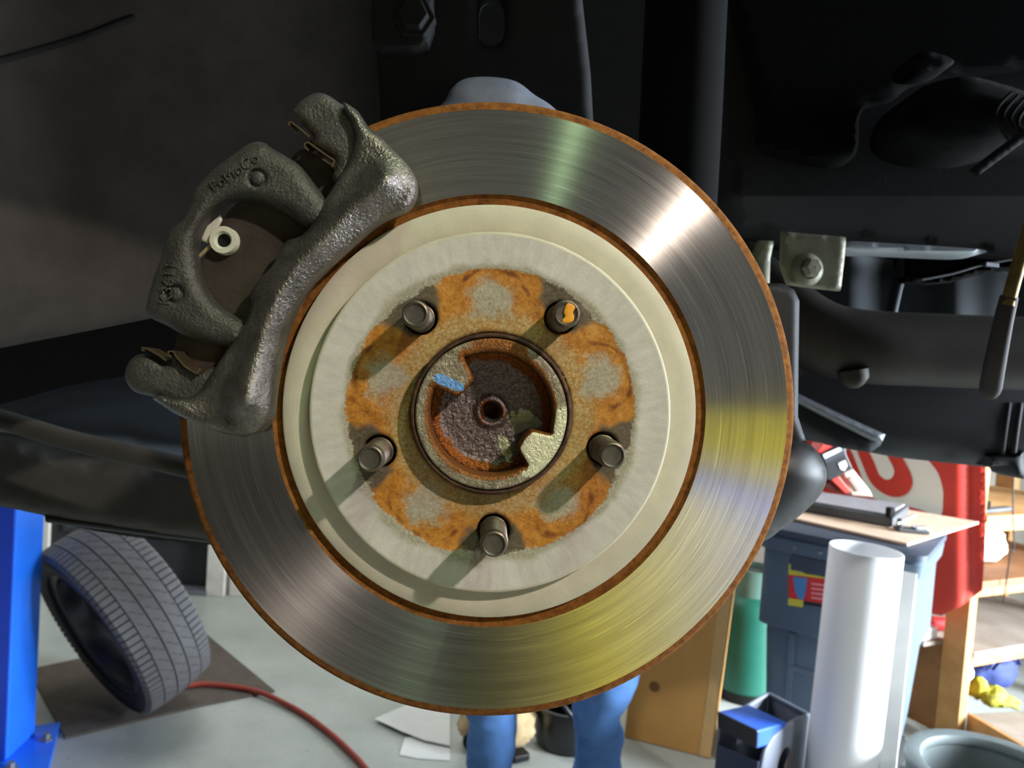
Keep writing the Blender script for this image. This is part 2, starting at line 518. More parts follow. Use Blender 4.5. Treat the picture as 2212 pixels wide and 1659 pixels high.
def hub_mat():
    m = bpy.data.materials.new('hub_cap_face'); t = NT(m)
    fine = t.noise(800, 5, 0.7); mid = t.noise(220, 5, 0.65)
    metal = t.ramp(mid, [(0.3, srgb(104, 90, 70)), (0.55, srgb(156, 146, 126)), (0.75, srgb(188, 180, 164))])
    rust = t.ramp(fine, [(0.3, srgb(96, 54, 20)), (0.7, srgb(160, 100, 44))])
    cream = t.ramp(fine, [(0.27, srgb(120, 96, 50)), (0.36, srgb(214, 212, 180)), (0.8, srgb(226, 224, 196))])
    blue = t.ramp(fine, [(0.3, srgb(84, 128, 190)), (0.6, srgb(124, 176, 240))])
    def edge(mask, amt, lo=0.42, hi=0.58):
        q = t.math('ADD', t.attr(mask), t.math('MULTIPLY', t.math('SUBTRACT', t.math('ADD', t.math('MULTIPLY', fine, 0.5), t.math('MULTIPLY', mid, 0.5)), 0.5), amt))
        x = t.n('ShaderNodeMapRange', interpolation_type='SMOOTHSTEP'); x.inputs[1].default_value = lo; x.inputs[2].default_value = hi
        t.l(q, x.inputs[0]); return x.outputs[0]
    c = t.mix(edge('rust', 1.2, 0.35, 0.65), metal, rust)
    c = t.mix(edge('cream', 0.5), c, cream)
    c = t.mix(edge('blue', 0.7), c, blue)
    t.l(c, t.b.inputs['Base Color'])
    t.b.inputs['Roughness'].default_value = 0.42
    t.b.inputs['Metallic'].default_value = 0.5
    t.bump(t.noise(900, 3), 0.7, 0.0011)
    return m
M_hub = hub_mat()

def cup_mat():
    m = bpy.data.materials.new('hub_recess'); t = NT(m)
    fine = t.noise(700, 5, 0.7); mid = t.noise(160, 5, 0.7)
    base = t.ramp(fine, [(0.3, srgb(72, 62, 60)), (0.7, srgb(146, 132, 132))])
    rust = t.ramp(fine, [(0.3, srgb(90, 48, 22)), (0.7, srgb(150, 88, 40))])
    cream = (*srgb(176, 180, 150)[:3], 1)
    def edge(mask, amt, lo=0.42, hi=0.58):
        q = t.math('ADD', t.attr(mask), t.math('MULTIPLY', t.math('SUBTRACT', t.math('ADD', t.math('MULTIPLY', fine, 0.5), t.math('MULTIPLY', mid, 0.5)), 0.5), amt))
        x = t.n('ShaderNodeMapRange', interpolation_type='SMOOTHSTEP'); x.inputs[1].default_value = lo; x.inputs[2].default_value = hi
        t.l(q, x.inputs[0]); return x.outputs[0]
    c = t.mix(edge('rust', 1.0, 0.3, 0.7), base, rust)
    c = t.mix(edge('cream', 0.8), c, cream)
    t.l(c, t.b.inputs['Base Color'])
    t.b.inputs['Roughness'].default_value = 0.5
    t.b.inputs['Metallic'].default_value = 0.92
    t.bump(t.noise(700, 3), 0.7, 0.0012)
    return m
M_cup = cup_mat()
M_stud = mat('stud_steel', srgb(104, 92, 80), 0.42, metal=0.75, var=0.25, scale=200)
M_studend = mat('stud_end', srgb(92, 86, 80), 0.5, metal=0.6, var=0.2, scale=300)
M_orange = mat('orange_paint', srgb(236, 160, 40), 0.5, var=0.1, scale=300)

def cast_mat(name, c1, c2, c3, metal, rough):
    m = bpy.data.materials.new(name); t = NT(m)
    f = t.noise(70, 5, 0.65); g = t.noise(900, 3, 0.6)
    t.l(t.ramp(t.math('ADD', t.math('MULTIPLY', f, 0.75), t.math('MULTIPLY', g, 0.25)), [(0.32, c1), (0.5, c2), (0.68, c3)]), t.b.inputs['Base Color'])
    t.b.inputs['Metallic'].default_value = metal; t.b.inputs['Roughness'].default_value = rough
    t.bump(t.noise(620, 3, 0.6), 0.7, 0.0014)
    return m
M_cast = cast_mat('zinc_casting', srgb(86, 80, 75), srgb(120, 114, 109), srgb(156, 149, 142), 0.85, 0.34)
M_castd = cast_mat('dull_casting', srgb(64, 61, 59), srgb(80, 77, 74), srgb(98, 95, 91), 0.5, 0.52)
M_clip = mat('clip_steel', srgb(150, 130, 100), 0.3, metal=0.9, scale=100)
M_white = mat('white_plastic', srgb(200, 198, 184), 0.5, scale=80)

# =================================================================== SETTING
M_floor = None
def floor_mat():
    m = bpy.data.materials.new('painted_concrete'); t = NT(m)
    f = t.noise(3.0, 6, 0.65); g = t.noise(60, 4, 0.6)
    c = t.ramp(t.math('ADD', t.math('MULTIPLY', f, 0.75), t.math('MULTIPLY', g, 0.25)), [(0.3, srgb(158, 162, 156)), (0.7, srgb(190, 193, 186))])
    sp = t.n('ShaderNodeTexVoronoi'); sp.inputs['Scale'].default_value = 9.0
    tc = t.n('ShaderNodeTexCoord'); t.l(tc.outputs['Object'], sp.inputs['Vector'])
    k = t.ramp(sp.outputs['Distance'], [(0.03, (1, 1, 1, 1)), (0.06, (0, 0, 0, 1))])
    t.l(t.mix(t.math('MULTIPLY', k, 0.5), c, srgb(110, 110, 104)), t.b.inputs['Base Color'])
    t.b.inputs['Roughness'].default_value = 0.33
    t.bump(t.noise(25, 4), 0.08, 0.004)
    return m
M_floor = floor_mat()
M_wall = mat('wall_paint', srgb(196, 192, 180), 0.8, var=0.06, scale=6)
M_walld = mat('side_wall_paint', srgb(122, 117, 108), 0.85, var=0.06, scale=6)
M_ceil = mat('ceiling_paint', srgb(168, 164, 160), 0.85, var=0.08, scale=4)
X0, X1, Y0, Y1, ZC = -2.7, 3.5, -3.6, 3.62, 3.4

def structure(name, m, mm, bevel=0):
    o = m.build(name, mm, None, bevel=bevel); o['kind'] = 'structure'; return o
structure('floor', MB().box((0.4, 0.01, -0.05), (6.4, 7.42, 0.10)), M_floor)
structure('ceiling', MB().box((0.4, 0.01, ZC + 0.05), (6.4, 7.42, 0.10)), M_ceil)
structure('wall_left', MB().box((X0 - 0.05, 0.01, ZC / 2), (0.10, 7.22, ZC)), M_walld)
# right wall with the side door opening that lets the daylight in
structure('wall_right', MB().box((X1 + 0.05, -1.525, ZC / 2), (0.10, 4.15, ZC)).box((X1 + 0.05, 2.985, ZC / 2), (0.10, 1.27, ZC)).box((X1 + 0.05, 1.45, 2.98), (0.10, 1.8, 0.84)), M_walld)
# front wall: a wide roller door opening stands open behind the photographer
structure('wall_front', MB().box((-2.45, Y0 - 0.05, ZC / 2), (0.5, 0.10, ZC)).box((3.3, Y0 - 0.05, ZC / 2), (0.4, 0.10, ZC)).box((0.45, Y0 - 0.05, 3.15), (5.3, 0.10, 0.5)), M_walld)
# back wall with a door opening
door_l, door_r = -2.66, -1.74
dj = P(456, 1230, 3.66)
door_r = dj.x; door_l = door_r - 0.82
structure('wall_back', MB().box(((door_l + X0) / 2 - 0.05, Y1 + 0.05, ZC / 2), (door_l - X0 + 0.1, 0.10, ZC)).box(((door_r + X1) / 2, Y1 + 0.05, ZC / 2), (X1 - door_r, 0.10, ZC)).box(((door_l + door_r) / 2, Y1 + 0.05, 2.75), (0.82, 0.10, 1.3)), M_wall)
M_trim = mat('trim_paint', srgb(206, 200, 188), 0.6, scale=20)
structure('baseboard_back', MB().box(((door_r + X1) / 2 + 0.05, Y1 - 0.012, 0.07), (X1 - door_r - 0.1, 0.024, 0.14)), M_trim, 0.004)
structure('trim_1', MB().box((door_r + 0.035, Y1 - 0.02, 1.05), (0.09, 0.04, 2.10)), M_trim, 0.004)
M_door = mat('black_steel_door', srgb(40, 42, 44), 0.45, scale=20, spec=0.4)
d1 = thing('door_1', 'black', 'door', ((door_l + door_r) / 2, Y1 + 0.03, 0))
for k in ('label', 'category'): del d1[k]
d1['kind'] = 'structure'
cx = (door_l + door_r) / 2
MB().box((cx, Y1 + 0.04, 1.05), (0.80, 0.04, 2.06)).build('door_leaf', M_door, d1)
M_doorp = mat('door_moulding', srgb(48, 50, 52), 0.4, scale=20)
for zc, hh in ((0.52, 0.50), (1.45, 0.90)):
    for sx in (-0.19, 0.19):
        m = MB()
        for dx, dz, ww, h2 in ((0, hh / 2, 0.27, 0.03), (0, -hh / 2, 0.27, 0.03), (-0.135, 0, 0.03, hh + 0.03), (0.135, 0, 0.03, hh + 0.03)):
            m.box((cx + sx + dx, Y1 + 0.013, zc + dz), (ww, 0.022, h2))
        m.build('door_panel', M_doorp, d1, bevel=0.006)
MB().box((cx, Y1 + 0.0, 0.012), (0.82, 0.10, 0.024)).build('threshold', M_alu, d1, bevel=0.003)

# work lamp and ceiling tube fixtures (the lamps' housings)
M_lampbody = mat('lamp_housing', srgb(60, 60, 62), 0.5)
t = thing('work_lamp', 'round dark work lamp hanging from the ceiling in front of the car', 'lamp', KEY)
q = (RC - KEY).to_track_quat('-Z', 'Y').to_matrix().to_4x4(); q.translation = KEY
MB().lathe([(0.03, 0.10), (0.06, 0.09), (0.10, 0.02), (0.115, -0.03), (0.110, -0.03), (0.095, 0.02), (0.05, 0.08), (0.03, 0.085)], 32, q).build('lamp_shade', M_lampbody, t, smooth=40)
MB().tube([q @ Vector((0, 0, 0.09)), q @ Vector((0, 0, 0.18)), Vector((KEY.x + 0.14, KEY.y - 0.14, 3.0)), Vector((KEY.x + 0.14, KEY.y - 0.14, 3.4))], 0.012).build('lamp_cord', M_lampbody, t, smooth=60)
t = thing('added_spot_lamp', 'unseen spot lamp added on the ceiling to light the yellow cabinet', 'lamp', SPOT)
q = (Vector((0.72, -1.15, 0.85)) - SPOT).to_track_quat('-Z', 'Y').to_matrix().to_4x4(); q.translation = SPOT
MB().lathe([(0.03, 0.14), (0.065, 0.13), (0.075, 0.02), (0.078, -0.03), (0.074, -0.03), (0.070, 0.02), (0.058, 0.12), (0.03, 0.125)], 28, q).build('lamp_shade', M_lampbody, t, smooth=40)
MB().tube([q @ Vector((0, 0, 0.12)), q @ Vector((0, 0, 0.17)), Vector((SPOT.x + 0.02, SPOT.y + 0.1, 3.2)), Vector((SPOT.x + 0.02, SPOT.y + 0.1, 3.4))], 0.012).build('lamp_bracket', M_lampbody, t, smooth=60)
t = thing('added_spot_lamp', 'unseen spot lamp added on the ceiling to brighten the white tube', 'lamp', SPOT2)
q = (Vector((0.86, 1.80, 0.42)) - SPOT2).to_track_quat('-Z', 'Y').to_matrix().to_4x4(); q.translation = SPOT2
MB().lathe([(0.03, 0.14), (0.065, 0.13), (0.075, 0.02), (0.078, -0.03), (0.074, -0.03), (0.070, 0.02), (0.058, 0.12), (0.03, 0.125)], 28, q).build('lamp_shade', M_lampbody, t, smooth=40)
MB().tube([q @ Vector((0, 0, 0.12)), q @ Vector((0, 0, 0.16)), SPOT2 + Vector((0.06, -0.08, 0.18)), SPOT2 + Vector((0.06, -0.08, 0.25))], 0.012).build('lamp_bracket', M_lampbody, t, smooth=60)
t = thing('ceiling_light', 'long narrow tube light on the ceiling above the photographer', 'lamp', TUBE_A)
MB().box(TUBE_A + Vector((0, 0, 0.09)), (0.16, 1.0, 0.06)).build('light_housing', M_white, t, bevel=0.008)
MB().box(TUBE_A + Vector((0, 0, 0.16)), (0.04, 0.7, 0.08)).build('mounting_bar', M_white, t)
t = thing('ceiling_light', 'short wide tube light on the ceiling near the black door', 'lamp', (-1.0, 2.7, 3.35))
MB().box((-1.0, 2.7, 3.33), (1.3, 0.36, 0.07)).build('light_housing', M_white, t, bevel=0.008)

# =================================================================== ROTOR
rotor = thing('brake_rotor', 'large shiny brake disc with rusty rims and pale centre, on the bare wheel hub', 'brake disc', m=RM)
mm_ = 0.001
def lathe_local(name, prof, mt, parent, n=192, smooth=35):
    return MB().lathe([(r * mm_, z * mm_) for r, z in prof], n).build(name, mt, parent, smooth=smooth, local=True)
lathe_local('friction_ring', [(110.2, 0), (116, 0), (130, 0), (145, 0), (152.6, 0)], M_rotor, rotor, 256)
lathe_local('outer_lip', [(152.6, -0.0), (153.2, -0.35), (154.8, -0.7), (156.6, -1.6), (157.4, -3.0), (157.4, -9), (150, -9.3), (128, -9.6), (112, -9.6)], M_rust, rotor, 192)
# the vanes between the two rings and the inboard ring
lathe_local('inner_ring', [(112, -17), (157.2, -17), (157.2, -26), (112, -26), (112, -17)], M_rust, rotor, 128)
vm = MB()
for k in range(40):
    a = 2 * PI * k / 40
    vm.box((0.134 * math.cos(a), 0.134 * math.sin(a), -0.0133), (0.044, 0.005, 0.0076), Matrix.Rotation(a, 3, 'Z'))
vo = vm.build('cooling_vanes', M_rustd, rotor, local=True); vo['kind'] = 'stuff'
lathe_local('inner_rust_band', [(110.2, 0), (109.6, -0.8), (108.6, -2.0), (106.6, -2.2), (105.0, -2.0), (104.8, -1.0)], M_rust, rotor, 192)
lathe_local('hat_step', [(104.8, -1.0), (104.5, 1.8), (103.6, 2.4), (98, 2.8), (92.5, 3.0), (91.2, 2.5), (90.2, 2.3), (89.8, 2.6)], M_step, rotor, 192)
lathe_local('hat_wall', [(89.8, 2.6), (89.8, 8.4), (89.5, 9.4), (88.9, 9.9), (88.0, 10.0)], M_step, rotor, 192)

STUD_R, STUD_A = 58.4, [54.0, 126.5, 198.8, 271.0, 342.2]
circle = lambda r, n, cx=0, cy=0: [(cx + r * math.cos(2 * PI * k / n), cy + r * math.sin(2 * PI * k / n)) for k in range(n)]
holes = [circle(40.0, 90)] + [circle(8.3, 28, STUD_R * math.cos(math.radians(a)), STUD_R * math.sin(math.radians(a))) for a in STUD_A]
V, T, dist = cdt(circle(88.0, 190), holes, 1.15)
x, y = V[:, 0], V[:, 1]; rr = np.hypot(x, y); th = np.degrees(np.arctan2(y, x))
def nz(x, y, s, seed=0.0):
    return np.array([noise.fractal(Vector((a * s, b * s, seed)), 0.8, 2.1, 4) for a, b in zip(x, y)])
n1 = nz(x, y, 0.06, 3.1); n2 = nz(x, y, 0.15, 9.7)
sm = lambda e0, e1, q: (lambda t: t * t * (3 - 2 * t))(np.clip((q - e0) / (e1 - e0), 0, 1))
# where the wheel stood: rust, with five bare pads between the studs and dark scale round each stud
stud_ang = np.min([np.abs((th - a + 180) % 360 - 180) for a in STUD_A], axis=0)
pad_a = [18, 90, 162, 234.5, 306.5]
grey = np.zeros(len(x)); deep = np.zeros(len(x))
for i, a in enumerate(pad_a):
    ra = math.radians(a); cx_, cy_ = 57 * math.cos(ra), 57 * math.sin(ra)
    u = (x - cx_) * math.cos(ra) + (y - cy_) * math.sin(ra); v = -(x - cx_) * math.sin(ra) + (y - cy_) * math.cos(ra)
    e = np.hypot((u + 1.5) / 12.0, v / 13.0) + 0.30 * n2 + 0.25 * n1
    grey = np.maximum(grey, 1 - sm(0.3, 1.25, e))
    lobe = np.hypot(u / 14.5, v / 18.0) + 0.25 * n1
    deep = np.maximum(deep, np.exp(-((lobe - 0.98) / 0.13) ** 2) * sm(-0.1, 0.35, u / 14 + 0.2))
dark = (1 - sm(9, 16, stud_ang - (rr - 60) * 0.25 + 4 * n1)) * sm(50, 60, rr + 3 * n2)
tan = (1 - sm(46, 56, rr + 5 * n1)) * 0.75 + 0.25 * sm(0.0, 0.5, n1)
tan = np.clip(0.9 * tan + 0.2 * (1 - sm(18, 34, stud_ang)) * (1 - sm(50, 60, rr)), 0, 1)
silver = sm(68.5, 73.5, rr + 1.6 * n1 + 0.9 * n2 + 1.2 * (stud_ang < 16))
flecks = np.exp(-((rr - 70.5) / 1.6) ** 2) * 0.3
hz = 10.0 - 0.5 * (1 - sm(69, 73, rr)) + 0.25 * n2 * (1 - sm(69, 73, rr))
hz = hz - 0.8 * np.clip(1 - dist / 0.9, 0, 1) * (rr < 80)
front = np.stack([x, y, hz], 1) * mm_
back = np.stack([x, y, np.full(len(x), 3.0)], 1) * mm_
relief_mesh('hat_face', V, T, front, back, M_hat, rotor, True, dict(grey=grey, dark=dark, tan=tan, worn=np.clip(np.exp(-((rr - 71.0 - 2.0 * n1) / 4.2) ** 2) * 0.9 + 0.25 * np.clip(n1, 0, 1) * np.exp(-((rr - 77) / 4.0) ** 2), 0, 1), silver=np.clip(silver - flecks * (n2 > 0), 0, 1), deep=np.clip(deep * 0.55 + 0.30 * n2 + 0.12 * n1, 0, 1)), 60)

# =================================================================== HUB with studs
hub = thing('wheel_hub', 'rusty round wheel hub with a notched centre and five bare wheel studs', 'wheel hub', m=RM)
ZH = 17.5
lathe_local('pilot_ring', [(39.4, 6), (39.4, ZH - 1.6), (38.9, ZH - 0.4), (38.2, ZH), (37.6, ZH - 0.2), (37.5, ZH - 2.5), (36.9, ZH - 2.5)], M_rustd, hub, 160)
MB().lathe([(0.0565, 0.0012), (0.020, 0.0012)], 64).build('mounting_flange', M_rustd, hub, local=True) if False else None
MB().lathe([(0.072, 0.0025), (0.030, 0.0025)], 96).build('hub_flange', M_rustd, hub, local=True)
# notched cap plate
def notch_outline(R=30.2, tabs=((135, 17.0, 20, 12.5), (-37, 19.6, 19, 12))):
    pts = []
    segs = []
    for a, rt, wo, wi in tabs:
        segs.append((a, rt, wo, wi))
    deg = 0.0
    marks = sorted([(a % 360, rt, wo, wi) for a, rt, wo, wi in segs])
    cur = None
    out = []
    for i, (a, rt, wo, wi) in enumerate(marks):
        ha = math.degrees(math.asin(min(0.99, wo / 2 / R)))
        nxt = marks[(i + 1) % len(marks)]
        hb = math.degrees(math.asin(min(0.99, nxt[2] / 2 / R)))
        ra = math.radians(a); rd = Vector((math.cos(ra), math.sin(ra))); td = Vector((-rd.y, rd.x))
        for q in range(5):                    # rounded tongue
            f = -1 + q * 0.5
            bulge = 1.6 * (1 - f * f)
            out.append(rd * (rt + 1.6 - bulge) + td * (f * wi / 2))
        a0 = a + ha; a1 = nxt[0] - hb
        if a1 < a0: a1 += 360
        n = max(8, int((a1 - a0) / 5))
        for q in range(n + 1):
            aa = math.radians(a0 + (a1 - a0) * q / n)
            out.append(Vector((R * math.cos(aa), R * math.sin(aa))))
    return out
notch = catmull(notch_outline(), 3)
V, T, dist = cdt(circle(36.9, 150), [notch], 0.6)
x, y = V[:, 0], V[:, 1]; rr = np.hypot(x, y); th = np.degrees(np.arctan2(y, x))
dn = seg_dist(notch, x, y)
n1 = nz(x, y, 0.12, 1.3); n2 = nz(x, y, 0.35, 5.7)
edge_r = 2.2
h = ZH - 0.2 - 1.9 * (1 - np.sqrt(np.clip(1 - (1 - np.clip(dn / edge_r, 0, 1)) ** 2, 0, 1))) + 0.12 * n2
rim_d = 36.9 - rr
h -= 0.5 * np.clip(1 - rim_d / 0.6, 0, 1)
rust = (1 - sm(0.6, 4.0, dn + 1.5 * n1)) * 0.8 + np.exp(-((th - 85) / 28) ** 2) * 0.9 * (rr > 29) + 0.3 * sm(0, .5, n1)
cream = sm(-66, -52, th + 10 * n1) * (1 - sm(6, 20, th + 10 * n1)) * (1 - (1 - sm(0.4, 1.8, dn)) * 0.8)
cream = cream * (0.55 + 0.45 * (1 - sm(-12, 6, th)))
ba = math.radians(152)
bx, by = -20.6, 15.4
bd = math.radians(-22)
u = (x - bx) * math.cos(bd) + (y - by) * math.sin(bd); v = -(x - bx) * math.sin(bd) + (y - by) * math.cos(bd)
blue = 1 - sm(0.6, 1.25, np.hypot(np.abs(u) / 7.8, 0) ** 4 + (np.abs(v) / 2.5) ** 3 + 0.5 * n2 + 0.3 * n1)
front = np.stack([x, y, h], 1) * mm_; back = np.stack([x, y, np.full(len(x), 1.5)], 1) * mm_
relief_mesh('hub_cap_plate', V, T, front, back, M_hub, hub, True, dict(rust=np.clip(rust, 0, 1), cream=np.clip(cream, 0, 1), blue=blue), 60)
# recess floor with the centre drilling
V, T, dist = cdt(circle(35.5, 110), [circle(3.6, 28)], 0.7)
x, y = V[:, 0], V[:, 1]; rr = np.hypot(x, y); th = np.degrees(np.arctan2(y, x))
n1 = nz(x, y, 0.12, 7.3); n2 = nz(x, y, 0.4, 2.7)
z = -3.0 + 2.2 * np.exp(-((rr - 6.5) / 2.0) ** 2) - 4.5 * (1 - sm(3.4, 6.0, rr)) + 0.35 * n2
z += 2.5 * sm(24, 30, rr)
rust = sm(24.5, 28.5, rr + 2 * n1) + 0.6 * (1 - sm(6, 10, rr)) * (n1 > -0.1)
def blob(cx, cy, sx, sy, ang):
    a = math.radians(ang); u = (x - cx) * math.cos(a) + (y - cy) * math.sin(a); v = -(x - cx) * math.sin(a) + (y - cy) * math.cos(a)
    return 1 - sm(0.7, 1.25, np.hypot(u / sx, v / sy) + 0.5 * n2)
cream = np.maximum.reduce([blob(18, -4.5, 8, 4.6, -28), blob(14, -8, 4, 3, 40), blob(7.5, -19, 2.6, 6.5, 20)])
front = np.stack([x, y, z], 1) * mm_; back = np.stack([x, y, z - 9], 1) * mm_
relief_mesh('hub_recess', V, T, front, back, M_cup, hub, True, dict(rust=np.clip(rust, 0, 1), cream=cream), 60)
lathe_local('centre_drilling', [(3.7, -6), (3.6, -14), (0.01, -15)], M_rustd, hub, 28)
for i, a in enumerate(STUD_A):
    ra = math.radians(a); cx_, cy_ = STUD_R * math.cos(ra), STUD_R * math.sin(ra)
    Mx = Matrix.Translation((cx_ * mm_, cy_ * mm_, 0))
    prof = [(6.9, 2.5), (6.9, 9.0)]
    zz = 9.4
    while zz < 33.5:
        prof += [(6.05, zz), (6.55, zz + 0.55), (6.55, zz + 0.8), (6.05, zz + 1.3)]; zz += 1.5
    prof += [(6.3, zz), (6.2, zz + 0.3), (6.2, zz + 2.6), (5.9, zz + 3.4), (5.2, zz + 3.8)]
    top = zz + 3.8
    st = MB().lathe([(r * mm_, q * mm_) for r, q in prof], 36, Mx).build('wheel_stud', M_stud, hub, smooth=30, local=True)
    st['label'] = ['stud with orange paint on its tip', 'upper stud nearest the caliper bracket', 'lower stud nearest the caliper bracket', 'lowest stud', 'stud farthest from the caliper bracket'][i]
    MB().lathe([(r * mm_, q * mm_) for r, q in [(5.2, top), (4.6, top - 0.3), (4.2, top - 0.9), (2.5, top - 1.1), (0.02, top - 1.15)]], 32, Mx).build('stud_end', M_studend, st, smooth=40, local=True)
    if i == 0:
        # orange dab: an irregular patch laid in the dished tip
        pts = catmull([(-0.2, 4.6), (2.2, 4.4), (3.4, 2.6), (2.4, 0.6), (3.0, -1.6), (2.0, -3.8), (-1.6, -4.4), (-2.6, -3.2), (-1.2, -1.2), (-1.8, 0.8)], 4)
        Vv, Tt, dd = cdt([(p.x + 0.4, p.y) for p in pts], [], 0.6)
        fr = [(cx_ * mm_ + p[0] * mm_, cy_ * mm_ + p[1] * mm_, (top - 0.25 + 0.35 * min(1, q / 0.6)) * mm_) for p, q in zip(Vv, dd)]
        bk = [(cx_ * mm_ + p[0] * mm_, cy_ * mm_ + p[1] * mm_, (top - 1.3) * mm_) for p in Vv]
        relief_mesh('paint_dab', Vv, Tt, fr, bk, M_orange, st, True, None, 40)
    lathe_local('stud_seat', [(9.2, 2.6), (6.5, 2.9)], M_rustd, st, 24) if False else None

# =================================================================== CALIPER BRACKET
def Z1(pts):                                   # points read off a 2.0743x enlargement of the bracket
    return [(240 + a / 2.0743, 180 + b / 2.0743) for a, b in pts]
br = thing('caliper_bracket', 'grey cast metal caliper bracket straddling the upper edge of the brake disc', 'caliper bracket', P(560, 560, 0.39))
front_ol = Z1([(1040, 85), (1080, 105), (1112, 132), (1150, 190), (1200, 235), (1250, 285), (1310, 345), (1350, 395), (1368, 445), (1362, 510), (1325, 565), (1260, 592), (1190, 630), (1100, 705), (1000, 795), (900, 895), (842, 980), (800, 1070), (768, 1170), (742, 1290), (728, 1420), (712, 1510), (650, 1572), (565, 1582), (470, 1558), (380, 1522), (290, 1482), (225, 1440), (185, 1412), (215, 1398), (270, 1410), (335, 1410), (395, 1375), (440, 1312), (490, 1240), (545, 1150), (590, 1092), (618, 1035), (630, 990), (625, 940), (665, 878), (722, 818), (758, 752), (788, 705), (850, 685), (892, 640), (930, 570), (972, 500), (1022, 420), (1068, 340), (1088, 260), (1078, 185), (1050, 130)])
spine = Z1([(1230, 430), (1080, 560), (960, 690), (840, 800), (740, 950), (680, 1100), (640, 1250), (600, 1420)])
def bridge_h(x, y, d):
    q = path_dist(spine, x, y)
    h = 0.0075 * np.exp(-(q / 30.0) ** 2)
    e1 = Z1([(1215, 440)])[0]; e2 = Z1([(600, 1430)])[0]
    h += 0.004 * np.exp(-(np.hypot(x - e1[0], y - e1[1]) / 45) ** 2) + 0.005 * np.exp(-(np.hypot(x - e2[0], y - e2[1]) / 55) ** 2)
    s1 = Z1([(420, 1440)])[0]
    h -= 0.002 * np.exp(-(np.hypot(x - s1[0], y - s1[1]) / 45) ** 2)
    return h
relief('outer_bridge', front_ol, 0.356, 0.006, 0.0045, M_cast, br, step=5, hfun=bridge_h, per=4)
top_arm = Z1([(812, 140), (830, 105), (852, 78), (910, 45), (965, 50), (1030, 92), (1090, 130), (1120, 220), (1120, 330), (1060, 440), (1010, 450), (985, 420), (1000, 375), (995, 330), (930, 290), (880, 262), (905, 245), (880, 205)])
relief('bridge_arm', top_arm, 0.3625, 0.005, 0.005, M_castd, br, step=6, per=4)
bot_arm = Z1([(62, 1305), (72, 1265), (95, 1232), (135, 1212), (185, 1222), (235, 1252), (262, 1240), (275, 1218), (300, 1222), (330, 1252), (400, 1280), (470, 1270), (560, 1250), (560, 1400), (440, 1470), (300, 1450), (190, 1405), (110, 1385), (72, 1345)])
relief('bridge_arm', bot_arm, 0.3625, 0.005, 0.006, M_castd, br, step=6, per=4)
arch_ol = Z1([(650, 262), (600, 280), (545, 322), (480, 368), (425, 420), (368, 490), (350, 545), (318, 610), (268, 655), (242, 705), (224, 780), (195, 860), (170, 945), (158, 1010), (180, 1052), (250, 1085), (330, 1130), (440, 1166), (530, 1180), (590, 1170), (600, 1080), (555, 1045), (500, 1012), (442, 955), (402, 875), (384, 790), (384, 715), (402, 655), (442, 590), (500, 542), (570, 518), (650, 522), (730, 552), (800, 595), (880, 650), (960, 640), (985, 560), (945, 500), (905, 445), (850, 372), (790, 330), (720, 290), (690, 268)])
def arch_h(x, y, d):
    r1 = Z1([(655, 425)])[0]; r2 = Z1([(285, 945)])[0]
    h = 0
    for r in (r1, r2):
        q = np.hypot(x - r[0], y - r[1])
        h = h - 0.0022 * np.exp(-((q - 17) / 4.0) ** 2)
    return h
relief('inner_arch', arch_ol, 0.361, 0.0045, 0.008, M_castd, br, step=5, per=4, hfun=arch_h)
text_px('lettering', 'FoMoCo', 507, 372, math.radians(35), 34, 0.3535, 0.0012, M_castd, br)
text_px('lettering', 'K3611', 364, 612, math.radians(80), 36, 0.3535, 0.0011, M_castd, br)
# sprung steel pad clips: bent strips that run back from the arms
def clip(pts, D, deep):
    a = [Vector((240 + p / 2.0743, 180 + q / 2.0743)) for p, q in pts]
    m = MB(); n = len(a)
    f_ = [P(p.x, p.y, D) for p in a]; b_ = [q + _f * deep for q in f_]
    m.add(f_ + b_, [(i, i + 1, n + i + 1, n + i) for i in range(n - 1)])
    o = m.build('pad_clip', M_clip, br)
    so = o.modifiers.new('solid', 'SOLIDIFY'); so.thickness = 0.0009; so.offset = 0
clip([(800, 190), (796, 178), (806, 172), (850, 205), (890, 240)], 0.355, 0.012)
clip([(885, 300), (868, 285), (868, 268), (884, 264), (935, 300), (1000, 345), (990, 374)], 0.355, 0.012)
clip([(150, 1198), (138, 1194), (140, 1184), (165, 1190), (215, 1218), (248, 1242)], 0.355, 0.012)
clip([(272, 1225), (256, 1218), (256, 1202), (278, 1200), (290, 1222), (330, 1268), (382, 1300), (402, 1276)], 0.353, 0.014)

# dark plate added under the arch of the bracket to cover the disc's edge
pad = thing('added_cover_plate', 'dark brown felt-like plate added to cover the disc edge under the arch of the caliper bracket', 'cover plate', P(540, 590, 0.371))
cover_ol = [(655, 322), (700, 348), (752, 384), (762, 425), (660, 545), (600, 650), (570, 730), (530, 800), (440, 800), (392, 790), (378, 745), (400, 690), (425, 610), (440, 560), (470, 500), (500, 450), (560, 400), (620, 350)]
relief('cover_plate', cover_ol, 0.3672, 0.0012, 0.0006, mat('cover_felt', srgb(62, 55, 50), 0.95, var=0.2, scale=90, bump=0.5, bscale=1500, spec=0.15), pad, step=9)
gm = Matrix.Translation(P(487, 521, 0.3655)) @ _f.to_track_quat('-Z', 'Y').to_matrix().to_4x4() @ Matrix.Scale(0.665, 4)
MB().lathe([(0.0060, -0.002), (0.0050, 0.003), (0.0066, 0.0052), (0.0098, 0.0052), (0.0104, 0.004), (0.0104, -0.002)], 36, gm).build('grommet', M_white, pad, smooth=40)
MB().lathe([(0.0001, 0.0005), (0.0062, 0.0005), (0.0060, -0.002)], 24, gm).build('grommet_bore', M_blackgl, pad)
